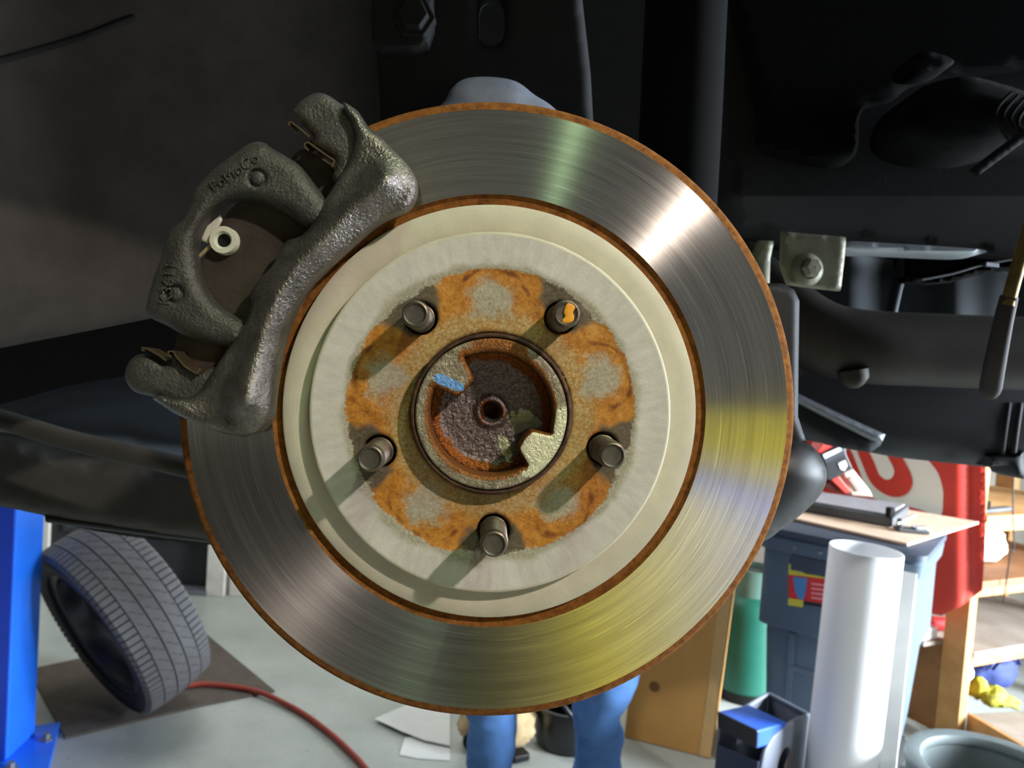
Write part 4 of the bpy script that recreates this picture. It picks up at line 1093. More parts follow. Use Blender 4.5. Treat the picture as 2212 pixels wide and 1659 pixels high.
# teal gas cylinder
M_teal = mat('teal_enamel', srgb(28, 100, 82), 0.45, var=0.08, scale=8)
M_mint = mat('mint_enamel', srgb(104, 136, 122), 0.5, scale=10)
gc = P(1612, 1424, 2.95); gz = max(0.001, gc.z)
t = thing('gas_cylinder', 'teal green gas cylinder standing between the cardboard box and the bin', 'gas cylinder', (gc.x, gc.y, 0))
sx, sy = gc.x, gc.y
ztop = P(1612, 1275, 2.95).z
Mx = Matrix.Translation((sx, sy, 0))
MB().lathe([(0.10, 0.03), (0.125, 0.05), (0.128, 0.10), (0.128, ztop - 0.08), (0.115, ztop - 0.03), (0.08, ztop), (0.03, ztop + 0.02), (0.001, ztop + 0.02)], 40, Mx).build('tank', M_teal, t, smooth=45)
MB().lathe([(0.105, 0.0), (0.112, 0.0), (0.112, 0.05), (0.105, 0.05)], 40, Mx, closed=True).build('foot_ring', M_blackgl, t, smooth=35)
MB().lathe([(0.085, ztop - 0.01), (0.085, ztop + 0.075), (0.090, ztop + 0.10), (0.084, ztop + 0.10), (0.078, ztop + 0.075), (0.078, ztop - 0.005)], 40, Mx).build('collar', M_mint, t, smooth=40)
MB().lathe([(0.018, ztop), (0.018, ztop + 0.05), (0.03, ztop + 0.055), (0.03, ztop + 0.085), (0.001, ztop + 0.09)], 20, Mx).build('valve', M_blackgl, t, smooth=30)

# =================================================================== bin with things on it
BA = math.radians(-37)
ex_ = Vector((math.cos(BA), math.sin(BA), 0)); ey_ = Vector((-math.sin(BA), math.cos(BA), 0))
corner = P(1985, 1212, 2.0); zt_ = corner.z
WB, DB = 0.42, 0.40
bo = Vector((corner.x, corner.y, 0)) - ex_ * WB
def B(u, v, z): return bo + ex_ * u + ey_ * v + Vector((0, 0, z))
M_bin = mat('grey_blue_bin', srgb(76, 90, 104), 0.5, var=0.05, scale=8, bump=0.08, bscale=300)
M_bin2 = mat('bin_dark_tone', srgb(52, 62, 76), 0.55, var=0.05, scale=8)
bn = thing('wheeled_bin', 'tall grey-blue plastic bin behind the white tube, its side lit pale blue', 'bin', B(WB / 2, DB / 2, 0))
def rrect(u0, v0, u1, v1, r, z, n=5):
    out = []
    for cx_, cy_, a0 in ((u1 - r, v0 + r, -90), (u1 - r, v1 - r, 0), (u0 + r, v1 - r, 90), (u0 + r, v0 + r, 180)):
        for k in range(n + 1):
            a = math.radians(a0 + 90 * k / n); out.append(B(cx_ + r * math.cos(a), cy_ + r * math.sin(a), z))
    return out
def loft(rings):
    m = MB(); n = len(rings[0])
    vs = [p for rg in rings for p in rg]; fs = []
    for i in range(len(rings) - 1):
        for k in range(n):
            fs.append((i * n + k, i * n + (k + 1) % n, (i + 1) * n + (k + 1) % n, (i + 1) * n + k))
    fs.append(list(range(n))[::-1]); fs.append([(len(rings) - 1) * n + k for k in range(n)])
    return m.add(vs, fs)
i_ = 0.03
loft([rrect(0.05, 0.05, WB - 0.05, DB - 0.16, 0.03, 0.02), rrect(0.04, 0.04, WB - 0.04, DB - 0.12, 0.03, 0.16), rrect(0.035, 0.03, WB - 0.035, DB - 0.03, 0.03, 0.26), rrect(0.02, 0.02, WB - 0.02, DB - 0.012, 0.03, 0.50), rrect(0.02, 0.02, WB - 0.02, DB - 0.012, 0.03, 0.52), rrect(0.0, 0.0, WB, DB, 0.03, 0.53), rrect(0, 0, WB, DB, 0.03, zt_ - 0.02)]).build('bin_body', M_bin, bn, smooth=35)
loft([rrect(-0.012, -0.012, WB + 0.012, DB + 0.012, 0.035, zt_ - 0.05), rrect(-0.016, -0.016, WB + 0.016, DB + 0.016, 0.035, zt_ - 0.012), rrect(-0.008, -0.008, WB + 0.008, DB + 0.008, 0.035, zt_)]).build('rim', M_bin, bn, smooth=35)
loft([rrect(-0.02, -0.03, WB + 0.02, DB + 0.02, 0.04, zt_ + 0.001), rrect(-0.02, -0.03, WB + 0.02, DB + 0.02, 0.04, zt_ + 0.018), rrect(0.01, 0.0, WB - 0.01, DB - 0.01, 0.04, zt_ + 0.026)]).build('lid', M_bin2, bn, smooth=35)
# front grip recess shaded in by a darker plate, label, lower panels
MB().hexa([B(0.09, -0.006, zt_ - 0.30 + 0.20), B(WB - 0.06, -0.006, zt_ - 0.10), B(WB - 0.06, 0.004, zt_ - 0.10), B(0.09, 0.004, zt_ - 0.10)], [B(0.09, -0.006, zt_ - 0.055), B(WB - 0.06, -0.006, zt_ - 0.055), B(WB - 0.06, 0.004, zt_ - 0.055), B(0.09, 0.004, zt_ - 0.055)]).build('grip_shade_plate', M_bin2, bn)
for u_ in (0.10, 0.17):
    MB().lathe([(0.006, 0.0), (0.006, 0.004), (0.001, 0.006)], 12, Matrix.Translation(B(u_, -0.014, zt_ - 0.03)) @ (-ey_).to_track_quat('Z', 'Y').to_matrix().to_4x4()).build('rivet', M_alu, bn)
for u_ in (0.105, 0.26, WB - 0.06):
    MB().hexa([B(u_ - 0.01, 0.032, 0.20), B(u_ + 0.01, 0.032, 0.20), B(u_ + 0.01, 0.05, 0.20), B(u_ - 0.01, 0.05, 0.20)], [B(u_ - 0.01, 0.012, 0.52), B(u_ + 0.01, 0.012, 0.52), B(u_ + 0.01, 0.04, 0.52), B(u_ - 0.01, 0.04, 0.52)]).build('front_rib', M_bin, bn, bevel=0.003)
MB().hexa([B(0.10, 0.022, 0.40), B(WB - 0.06, 0.022, 0.40), B(WB - 0.06, 0.04, 0.40), B(0.10, 0.04, 0.40)], [B(0.10, 0.014, 0.42), B(WB - 0.06, 0.014, 0.42), B(WB - 0.06, 0.04, 0.42), B(0.10, 0.04, 0.42)]).build('front_rib', M_bin, bn, bevel=0.003)
M_ly = mat('label_yellow', srgb(200, 190, 60), 0.5, var=0.03); M_lr = mat('label_red', srgb(196, 40, 40), 0.5, var=0.03); M_lb = mat('label_blue', srgb(70, 126, 176), 0.5, var=0.03); M_lk = mat('label_black', srgb(14, 14, 17), 0.5, var=0.03); M_lo = mat('label_brown', srgb(140, 80, 40), 0.5, var=0.03); M_lp = mat('label_print', srgb(220, 140, 140), 0.5, var=0.03)
def label_px(pts, dv, mt, name, parent=bn):
    """A flat printed patch on the bin's front, its corners taken where the photograph shows them."""
    def hit(px, py):
        d = P(px, py, 1) - CAM; k = ((bo - CAM).dot(ey_) + dv) / d.dot(ey_); return CAM + d * k
    a = [hit(*p) for p in pts]
    return MB().hexa([p + ey_ * 0.001 for p in a], a).build(name, mt, parent)
lab = label_px([(1703, 1234), (1800, 1244), (1800, 1308), (1703, 1294)], -0.002, M_lr, 'label')
label_px([(1704, 1218), (1736, 1221), (1737, 1240), (1800, 1247), (1800, 1252), (1703, 1241)], -0.0035, M_ly, 'label_band', lab)
label_px([(1711, 1224), (1731, 1226), (1731, 1234), (1711, 1232)], -0.005, M_lo, 'label_mark', lab)
label_px([(1703, 1292), (1735, 1297), (1734, 1312), (1702, 1307)], -0.0035, M_ly, 'label_band', lab)
label_px([(1712, 1246), (1744, 1249), (1740, 1282), (1735, 1296), (1726, 1295), (1718, 1280)], -0.0035, M_lb, 'label_picture', lab)
label_px([(1737, 1298), (1800, 1308), (1800, 1316), (1737, 1306)], -0.003, M_lk, 'label_band', lab)
for k in range(4):
    label_px([(1752, 1259 + 10 * k), (1792, 1264 + 10 * k), (1792, 1268 + 10 * k), (1752, 1263 + 10 * k)], -0.0035, M_lp, 'label_line', lab)
for u_ in (0.06, WB - 0.06):
    MB().tube([B(u_ - 0.02, DB - 0.07, 0.09), B(u_ + 0.02, DB - 0.07, 0.09)], 0.09, 28).build('bin_wheel', M_blackgl, bn, smooth=40)
MB().tube([B(0.02, DB - 0.07, 0.09), B(WB - 0.02, DB - 0.07, 0.09)], 0.008).build('axle', M_alu, bn)
zl = zt_ + 0.0265
# board leaning on the bin's front corner
M_foam = mat('pale_board', srgb(206, 206, 200), 0.7, var=0.04, scale=12)
t = thing('foam_board', 'thin pale board leaning upright against the bin between tube and bin side', 'board', B(WB, -0.07, 0))
b0, b1 = B(WB - 0.004, -0.045, 0), B(WB - 0.09, -0.052, 0)
tp0, tp1 = B(WB + 0.002, -0.03, zt_ - 0.03), B(WB - 0.07, -0.032, zt_ - 0.03)
off = ey_ * 0.006
MB().hexa([b0 + Vector((0, 0, .001)), b1 + Vector((0, 0, .001)), b1 + off + Vector((0, 0, .001)), b0 + off + Vector((0, 0, .001))], [tp0, tp1, tp1 + off, tp0 + off]).build('board', M_foam, t, bevel=0.0015)

# cardboard sheet on the lid and what lies on it
M_cards = mat('cardboard_sheet', srgb(206, 176, 150), 0.85, var=0.08, scale=14)
zs = zl + 0.001
sheet_c = []
for a, b in [(1660, 1112), (1960, 1180), (2114, 1132), (1880, 1092)]:
    g = G(a, b, zs); sheet_c.append(Vector((g.x, g.y, zs)))
tag(MB().hexa(sheet_c, [p + Vector((0, 0, 0.008)) for p in sheet_c]).build('cardboard_sheet', M_cards, bevel=0.001), 'flat light brown cardboard sheet lying across the top of the bin', 'cardboard')
zs += 0.0095
def GZ(a, b, z=None):
    return G(a, b, zs if z is None else z)
M_gun = mat('dark_grey_tool', srgb(70, 72, 74), 0.5, scale=20); M_gunl = mat('light_grey_tool', srgb(140, 138, 142), 0.5, scale=20)
t = thing('drawer_tray', 'long dark grey metal tray lying on the cardboard sheet on the bin', 'tray', GZ(1850, 1130))
c = [GZ(1690, 1096), GZ(1928, 1140), GZ(1962, 1112), GZ(1730, 1076)]
MB().hexa([Vector((p.x, p.y, zs + 0.0005)) for p in c], [Vector((p.x, p.y, zs + 0.030)) for p in c]).build('tray_body', M_gun, t, bevel=0.004)
c2 = [p + (Vector((0, 0, 0))) for p in c]
mid = sum(c, Vector()) / 4
MB().hexa([Vector((mid.x + (p.x - mid.x) * .93, mid.y + (p.y - mid.y) * .86, zs + 0.0302)) for p in c], [Vector((mid.x + (p.x - mid.x) * .93, mid.y + (p.y - mid.y) * .86, zs + 0.036)) for p in c]).build('tray_top', M_gunl, t, bevel=0.002)
q = c[1]
MB().box((q.x - 0.005, q.y + 0.012, zs + 0.045), (0.022, 0.02, 0.03), 0.4).build('latch', M_black, t, bevel=0.004)
M_chrome = mat('bright_chrome', srgb(214, 218, 222), 0.18, metal=0.9, scale=20)
t = thing('chrome_bracket', 'small shiny chrome bracket at the corner of the cardboard sheet', 'bracket', GZ(1970, 1145))
q0 = GZ(1968, 1148)
MB().box((q0.x, q0.y, zs + 0.005), (0.085, 0.055, 0.009), -0.15).build('foot', M_gun, t, bevel=0.002)
MB().box((q0.x + 0.024, q0.y - 0.008, zs + 0.014), (0.05, 0.024, 0.010), 0.15).build('plate', M_chrome, t, bevel=0.003)
MB().box((q0.x - 0.012, q0.y + 0.012, zs + 0.032), (0.075, 0.012, 0.008), Matrix.Rotation(0.35, 3, 'Z') @ Matrix.Rotation(-0.35, 3, 'Y')).build('arm', M_chrome, t, bevel=0.002)
MB().box((q0.x - 0.03, q0.y + 0.006, zs + 0.022), (0.014, 0.016, 0.026), 0.35).build('post', M_gun, t, bevel=0.002)

# black and red pack leaning on the tray, red tool under it
M_red = mat('bright_red', srgb(206, 52, 36), 0.5, var=0.06, scale=10)
t = thing('battery_pack', 'black and red battery pack with a white stripe, tilted, behind the tray on the bin', 'battery pack', P(1808, 1010, 2.22))
def quadbox(pts, D, th, mt, name, bev=0.003):
    f_ = [P(a, b, D) for a, b in pts]
    MB().hexa([p + _f * th for p in f_], f_).build(name, mt, t, bevel=bev)
quadbox([(1782, 1000), (1826, 976), (1842, 1012), (1800, 1036), (1786, 1038)], 2.16, 0.08, M_lk, 'pack_body')
quadbox([(1774, 982), (1822, 955), (1829, 982), (1783, 1004)], 2.16, 0.08, mat('slate_plastic', srgb(48, 50, 58), 0.5), 'pack_band')
quadbox([(1764, 976), (1780, 954), (1818, 940), (1824, 957), (1776, 983)], 2.165, 0.07, M_red, 'pack_cap')
quadbox([(1778, 982), (1815, 966), (1819, 973), (1782, 991)], 2.157, 0.003, M_paper, 'label_stripe', 0)
quadbox([(1811, 1001), (1826, 994), (1831, 1006), (1824, 1017), (1816, 1014)], 2.158, 0.002, M_paper, 'emblem', 0)
t = thing('red_tool', 'red plastic tool handle lying behind the tray on the bin', 'tool', P(1815, 1048, 2.2))
quadbox([(1794, 1036), (1812, 1028), (1840, 1062), (1826, 1066)], 2.16, 0.04, M_red, 'handle')
quadbox([(1782, 1044), (1797, 1036), (1828, 1066), (1800, 1060)], 2.17, 0.04, mat('dark_red', srgb(110, 20, 22), 0.5), 'grip')
t = thing('beige_casing', 'beige plastic casing behind the red tool on the bin', 'casing', P(1850, 1045, 2.24))
quadbox([(1822, 1020), (1842, 1012), (1880, 1060), (1886, 1074), (1840, 1070)], 2.20, 0.06, mat('beige_plastic', srgb(176, 160, 142), 0.6), 'casing_body')
quadbox([(1830, 1034), (1840, 1030), (1862, 1060), (1850, 1063)], 2.196, 0.006, mat('beige_plastic_dark', srgb(140, 126, 112), 0.6), 'casing_vent')
# white tube
M_tube = mat('white_tube', srgb(236, 236, 238), 0.55, var=0.02, scale=6)
tt = P(1871, 1186, 1.80); tb_ = P(1846, 1659, 1.80)
ax_ = (tt - tb_).normalized(); k = (tt.z - 0.001) / ax_.z
base_ = tt - ax_ * k
t = thing('white_tube', 'tall white cardboard tube standing on the floor in front of the bin', 'tube', base_)
base_ = Vector((tt.x - 0.02, tt.y, 0))
axm = (tt - base_).normalized()
q = axm.to_track_quat('Z', 'Y').to_matrix().to_4x4(); q.translation = base_
Lt = (tt - base_).length
MB().lathe([(0.083, 0.002), (0.083, Lt - 0.001), (0.0825, Lt), (0.0795, Lt), (0.079, Lt - 0.002), (0.079, 0.002)], 56, q, closed=True).build('tube_wall', M_tube, t, smooth=40)
MB().lathe([(0.0788, 0.05), (0.001, 0.05)], 40, q).build('tube_plug', M_tube, t)

# =================================================================== red banner with a white and red letter shape
M_ban = mat('red_banner', srgb(206, 56, 40), 0.5, var=0.05, scale=5)
M_banw = mat('banner_white', srgb(236, 234, 222), 0.5, var=0.02, scale=5)
t = thing('banner', 'red banner with a big white rounded letter, hung behind the bin', 'banner', P(1980, 1080, 2.5))
def ban_D(x, y):
    x = np.asarray(x, float)
    return 2.90 - 0.42 * np.clip((x - 1760) / 360, 0, 1) + 0.04 * np.clip((x - 2050) / 60, 0, 1) ** 2
relief('cloth', [(1690, 840), (2128, 870), (2130, 1060), (2128, 1180), (2122, 1275), (2075, 1310), (2034, 1330), (2010, 1325), (1700, 1100)], 2.5, 0.006, 0.003, M_ban, t, step=10, curve=False, Dfun=ban_D, hfun=lambda x, y, d: 0.012 * np.sin(x / 14.0) * np.clip((x - 2060) / 40, 0, 1))
def ban_patch(name, ol, lift, mt):
    relief(name, ol, 2.5, 0.002, 0.001, mt, t, step=9, Dfun=lambda x, y: ban_D(x, y) - lift)
ban_patch('letter_ground', [(1822, 970), (1838, 972), (1858, 1020), (1880, 1072), (1930, 1086), (1985, 1100), (2030, 1114), (2037, 1080), (2036, 1055), (2026, 1022), (2008, 998), (1990, 976), (1960, 930), (1900, 900), (1840, 905)], 0.004, M_banw)
ban_patch('letter', [(1850, 965), (1862, 1000), (1880, 1040), (1905, 1064), (1935, 1074), (1960, 1066), (1971, 1045), (1966, 1020), (1950, 990), (1938, 965), (1920, 930), (1880, 915), (1850, 925)], 0.008, M_ban)
ban_patch('letter_counter', [(1874, 965), (1890, 1000), (1900, 1025), (1915, 1036), (1928, 1030), (1931, 1015), (1922, 995), (1908, 970), (1895, 945), (1875, 945)], 0.012, M_banw)

# =================================================================== wooden shelf unit
M_wood = mat('pine_boards', srgb(164, 116, 62), 0.7, scale=9, col2=srgb(192, 146, 90))
M_woodd = mat('brown_boards', srgb(120, 78, 42), 0.7, scale=9, col2=srgb(150, 100, 58))
M_woodl = mat('dusty_boards', srgb(128, 114, 100), 0.8, scale=9, col2=srgb(152, 140, 126))
SA = math.radians(25)
sx_ = Vector((math.cos(SA), math.sin(SA), 0)); sy_ = Vector((-math.sin(SA), math.cos(SA), 0))
so_ = P(2076, 1500, 2.62); so_.z = 0
def Sx(u, v, z): return so_ + sx_ * u + sy_ * v + Vector((0, 0, z))
t = thing('shelf_unit', 'rough wooden shelf unit on the right, its post beside the red banner', 'shelf unit', Sx(0, 0, 0))
def sbox(u0, v0, z0, u1, v1, z1, mt, name, bev=0.003):
    return MB().hexa([Sx(u0, v0, z0), Sx(u1, v0, z0), Sx(u1, v1, z0), Sx(u0, v1, z0)], [Sx(u0, v0, z1), Sx(u1, v0, z1), Sx(u1, v1, z1), Sx(u0, v1, z1)]).build(name, mt, t, bevel=bev)
zz = lambda py, D: P(2110, py, D).z
z_m, z_u, z_t = zz(1412, 2.62), zz(1256, 2.62), zz(1112, 2.62)
z_b = 0.12
for u0, u1 in ((0, 0.042), (0.90, 0.942)):
    sbox(u0, 0, 0, u1, 0.085, z_t + 0.25, M_wood, 'post')
    sbox(u0, 0.42, 0, u1, 0.505, z_t + 0.25, M_wood, 'post')
for z_, mt in ((z_m, M_woodl), (z_u, M_woodd), (z_t, M_wood)):
    sbox(0.044, -0.004, z_ - 0.024, 0.898, 0.50, z_, mt, 'shelf_board')
    sbox(0.044, 0.010, z_ - 0.062, 0.898, 0.045, z_ - 0.0245, M_wood, 'shelf_edge')
sbox(0.006, 0.087, 0.02, 0.024, 0.418, z_m - 0.002, M_woodd, 'side_panel')
sbox(-0.10, 0.087, z_m - 0.001, 0.043, 0.418, z_m + 0.014, M_woodl, 'side_shelf')
MB().hexa([Sx(0.20, 0.40, z_m + 0.002), Sx(0.52, 0.40, z_m + 0.002), Sx(0.52, 0.416, z_m + 0.002), Sx(0.20, 0.416, z_m + 0.002)], [Sx(0.05, 0.40, z_u - 0.03), Sx(0.34, 0.40, z_u - 0.03), Sx(0.34, 0.416, z_u - 0.03), Sx(0.05, 0.416, z_u - 0.03)]).build('back_brace', M_woodd, t, bevel=0.003)
sbox(0.115, 0.25, z_u + 0.001, 0.16, 0.29, z_t - 0.026, M_wood, 'prop')
for k in range(2):
    z0 = z_m + 0.0155 + 0.0225 * k
    u0 = -0.085 - 0.004 * k
    tag(MB().hexa([Sx(u0, 0.10, z0), Sx(u0 + 0.075, 0.10, z0), Sx(u0 + 0.075, 0.26 - 0.03 * k, z0), Sx(u0, 0.25, z0)], [Sx(u0, 0.10, z0 + 0.022), Sx(u0 + 0.075, 0.10, z0 + 0.022), Sx(u0 + 0.075, 0.26 - 0.03 * k, z0 + 0.022), Sx(u0, 0.25, z0 + 0.022)]).build('paper_pad', M_paper, bevel=0.001), ['white paper pad on the side shelf by the post, the lower of two', 'white paper pad on the side shelf by the post, on top of the other'][k], 'paper pad', 'paper pads on the side shelf')
# low platform in front of the shelves
t = thing('low_platform', 'low wooden platform with a grey top under the yellow glove', 'platform', G(2150, 1560, z_b))
q0, q1 = G(2098, 1541, z_b), G(2330, 1678, z_b)
q0.z = q1.z = 0
dq = (q1 - q0).normalized(); nq = Vector((-dq.y, dq.x, 0))
cs_ = [q0, q1, q1 + nq * 0.42, q0 + nq * 0.42]
MB().hexa([p + nq * 0.02 * 0 + Vector((0, 0, 0.001)) for p in cs_], [p + Vector((0, 0, z_b - 0.02)) for p in cs_]).build('platform_side', M_woodd, t, bevel=0.003)
MB().hexa([p + Vector((0, 0, z_b - 0.0195)) for p in cs_], [p + Vector((0, 0, z_b)) for p in cs_]).build('platform_top', M_woodl, t, bevel=0.003)
MB().hexa([q0 - nq * 0.018 + Vector((0, 0, z_b - 0.075)), q1 - nq * 0.018 + Vector((0, 0, z_b - 0.075)), q1 - nq * 0.001 + Vector((0, 0, z_b - 0.075)), q0 - nq * 0.001 + Vector((0, 0, z_b - 0.075))], [q0 - nq * 0.018 + Vector((0, 0, z_b + 0.002)), q1 - nq * 0.018 + Vector((0, 0, z_b + 0.002)), q1 - nq * 0.001 + Vector((0, 0, z_b + 0.002)), q0 - nq * 0.001 + Vector((0, 0, z_b + 0.002))]).build('edge_board', M_wood, t, bevel=0.003)
# gloves, blue bag, bottles, small things on the shelves
M_glove = mat('yellow_glove', srgb(190, 184, 40), 0.7, scale=38, bump=0.4, bscale=90, bdist=0.006, col2=srgb(90, 92, 40))
def lump(c, r, seed, squash, n=28):
    bm = bmesh.new(); bmesh.ops.create_uvsphere(bm, u_segments=n, v_segments=n // 2, radius=1.0)
    vs = []
    for v in bm.verts:
        p = v.co; k = 1 + 0.22 * noise.fractal(p * 1.6 + Vector((seed, 0, 0)), 0.9, 2.0, 3)
        vs.append(c + sx_ * p.x * r[0] * k + sy_ * p.y * r[1] * k + Vector((0, 0, max(-0.85 * r[2], p.z * r[2] * k))))
    fs = [[v.index for v in f.verts] for f in bm.faces]; bm.free()
    return MB().add(vs, fs)
gp = G(2152, 1531, z_b)
gl = thing('work_glove', 'crumpled yellow and grey work glove on the low platform', 'glove', gp)
lump(gp + Vector((0.0, 0.02, 0.036)), (0.062, 0.04, 0.036), 3.0, 1).build('palm', M_glove, gl, smooth=60)
for k, (du, dv, ang, ln) in enumerate(((0.04, 0.0, 0.1, 0.07), (0.03, -0.025, -0.15, 0.075), (0.02, 0.03, 0.45, 0.065), (-0.03, 0.03, 1.3, 0.05), (0.0, -0.035, -0.5, 0.06))):
    a = gp + sx_ * du + sy_ * (dv + 0.02) + Vector((0, 0, 0.024)); d_ = sx_ * math.cos(ang) + sy_ * math.sin(ang)
    MB().tube([a, a + d_ * ln * 0.5 + Vector((0, 0, 0.006)), a + d_ * ln + Vector((0, 0, -0.008))], [0.013, 0.0135, 0.009], 10).build('finger', M_glove, gl, smooth=60)
lump(gp + Vector((-0.048, 0.035, 0.062)), (0.030, 0.03, 0.036), 8.0, 1).build('cuff', mat('yellow_cuff', srgb(186, 176, 50), 0.8, scale=30), gl, smooth=60)
M_bag = mat('blue_fabric', srgb(30, 46, 104), 0.75, var=0.15, scale=18)
bgp = gp + sx_ * 0.17 + sy_ * 0.14 + Vector((0, 0, 0)); bgp.z = z_b
bb = thing('fabric_bag', 'dark blue fabric bag behind the yellow glove on the low platform', 'bag', bgp)
lump(bgp + Vector((0, 0, 0.072)), (0.13, 0.07, 0.082), 5.5, 1, 34).build('bag_body', M_bag, bb, smooth=60)
MB().tube(spline3([bgp + sx_ * -0.08 - sy_ * 0.06 + Vector((0, 0, 0.10)), bgp + sx_ * -0.04 - sy_ * 0.07 + Vector((0, 0, 0.14)), bgp + sx_ * 0.04 - sy_ * 0.07 + Vector((0, 0, 0.14)), bgp + sx_ * 0.09 - sy_ * 0.06 + Vector((0, 0, 0.10))], 6), 0.007, 8, flat=0.5).build('strap', M_bag, bb, smooth=60)
def bottle(u, v, z, r, h, mt, label, cap_m, name='bottle', labm=None):
    b = thing(name, label, name.replace('_', ' '), Sx(u, v, z))
    q = Matrix.Translation(Sx(u, v, z + 0.001))
    MB().lathe([(0.001, 0), (r * 0.9, 0), (r, 0.008), (r, h * 0.66), (r * 0.85, h * 0.75), (r * 0.4, h * 0.84), (r * 0.38, h * 0.9)], 24, q).build('bottle_body', mt, b, smooth=45)
    MB().lathe([(r * 0.45, h * 0.88), (r * 0.45, h), (0.001, h)], 16, q).build('cap', cap_m, b, smooth=35)
    if labm:
        MB().lathe([(r * 1.01, h * 0.18), (r * 1.01, h * 0.56)], 24, q).build('label', labm, b, smooth=40)
M_clear = mat('cloudy_plastic', srgb(214, 216, 214), 0.4, scale=20)
bq = gp + Vector((-0.045, 0.12, 0)); bu = (bq - so_).dot(sx_); bv = (bq - so_).dot(sy_)
bottle(bu, bv, z_b, 0.026, 0.13, M_clear, 'white plastic bottle behind the cuff of the yellow glove', M_white)
bottle(0.125, 0.16, z_t, 0.052, 0.24, M_clear, 'white jug with an orange label on the top shelf', M_white, 'jug', mat('orange_label', srgb(226, 170, 110), 0.6))
bottle(0.30, 0.22, z_t, 0.045, 0.21, mat('milky_plastic', srgb(196, 206, 212), 0.4), 'pale milky bottle on the top shelf, farther from the banner', M_blackgl)
bottle(0.075, 0.30, z_m, 0.024, 0.12, M_clear, 'small white bottle on the middle shelf beside the post', M_white)
t = thing('clamp_tool', 'dark metal clamp lying on the top shelf in front of the jugs', 'clamp', Sx(0.2, 0.05, z_t))
MB().box(Sx(0.17, 0.05, z_t + 0.008), (0.20, 0.03, 0.014), SA + 0.1).build('bar', M_gun, t, bevel=0.003)
MB().box(Sx(0.10, 0.045, z_t + 0.030), (0.03, 0.03, 0.028), SA).build('jaw', M_black, t, bevel=0.004)
t = thing('red_can', 'small red can lying on the middle shelf', 'can', Sx(0.16, 0.22, z_m))
q = Matrix.Translation(Sx(0.10, 0.20, z_m + 0.0265)) @ Matrix.Rotation(PI / 2, 4, 'Y')
MB().lathe([(0.001, 0), (0.024, 0), (0.0255, 0.004), (0.0255, 0.10), (0.024, 0.104), (0.001, 0.104)], 24, q).build('can_body', M_lr, t, smooth=35)
MB().lathe([(0.020, 0.104), (0.020, 0.122), (0.001, 0.124)], 20, q).build('can_cap', M_woodd, t, smooth=35)
tag(MB().tube(spline3([Sx(0.155, -0.012, z_t + 0.16), Sx(0.15, -0.025, z_t + 0.02), Sx(0.17, -0.03, z_t - 0.12), Sx(0.16, -0.025, z_u + 0.10), Sx(0.165, -0.015, z_u - 0.08)], 6), 0.0025, 8).build('hanging_cable', M_blackgl, smooth=60), 'thin dark cable hanging down in front of the upper shelves', 'cable')
t = thing('sand_bag', 'pale bulging sack behind the cable on the upper shelf', 'sack', Sx(0.32, 0.2, z_u))
lump(Sx(0.34, 0.22, z_u + 0.075), (0.13, 0.10, 0.082), 2.2, 1, 34).build('sack_body', mat('pale_sack', srgb(214, 208, 196), 0.8, var=0.06, scale=10), t, smooth=60)
lump(Sx(0.34, 0.22, z_u + 0.155), (0.05, 0.04, 0.02), 4.2, 1, 20).build('sack_neck', mat('pale_sack', (1, 1, 1), 0.8), t, smooth=60)

# =================================================================== bucket and tub in front
M_galv = mat('galvanised', srgb(92, 100, 100), 0.6, metal=0.2, var=0.2, scale=12)
t = thing('round_tub', 'round grey galvanised tub with a thick rim in the lower right corner', 'tub', G(2150, 1900))
tc_ = P(2158, 1664, 1.66)
q = Matrix.Translation((tc_.x, tc_.y, 0.001)); zr = tc_.z
MB().lathe([(0.001, 0.0), (0.145, 0.0), (0.155, 0.01), (0.185, zr - 0.03), (0.1865, zr - 0.015), (0.155, zr - 0.03), (0.135, 0.02), (0.001, 0.018)], 64, q).build('tub_wall', M_galv, t, smooth=40)
MB().lathe([(0.182, zr - 0.03), (0.190, zr - 0.016), (0.186, zr - 0.003), (0.172, zr), (0.156, zr - 0.004), (0.150, zr - 0.018), (0.156, zr - 0.03)], 64, q, closed=True).build('rim', M_galv, t, smooth=50)

M_tubg = mat('grey_plastic', srgb(118, 122, 134), 0.5, var=0.05, scale=12)
M_tubgd = mat('navy_plastic', srgb(46, 54, 78), 0.5, var=0.05, scale=12)
t = thing('storage_tub', 'grey plastic storage tub with a round hole in its side, in front of the bin', 'tub', G(1650, 1760))
TA = math.radians(-42)
tx_ = Vector((math.cos(TA), math.sin(TA), 0)); ty_ = Vector((-math.sin(TA), math.cos(TA), 0))
def wall(p0, p1, name, mt, zA, zB, th=0.006, z0=0.004):
    d_ = (p1 - p0).normalized(); n_ = Vector((-d_.y, d_.x, 0)) * th
    return MB().hexa([p0 + Vector((0, 0, z0)), p1 + Vector((0, 0, z0)), p1 + n_ + Vector((0, 0, z0)), p0 + n_ + Vector((0, 0, z0))],
                     [p0 + Vector((0, 0, zA)), p1 + Vector((0, 0, zB)), p1 + n_ + Vector((0, 0, zB)), p0 + n_ + Vector((0, 0, zA))]).build(name, mt, t, bevel=0.002)
A_ = P(1556, 1562, 1.86); C_ = P(1640, 1659, 1.72); R_c = P(1747, 1545, 1.93); K_ = P(1660, 1498, 2.06)
A2, C2, R2, K2 = [Vector((p.x, p.y, 0)) for p in (A_, C_, R_c, K_)]
wall(C2, A2, 'front_wall', M_tubgd, C_.z + 0.015, A_.z - 0.055)
wall(A2, K2, 'side_wall', M_tubg, A_.z, K_.z)
wall(K2, R2, 'back_wall', M_tubg, K_.z, R_c.z)
dW = (C2 - R2).normalized(); nW = Vector((-dW.y, dW.x, 0))
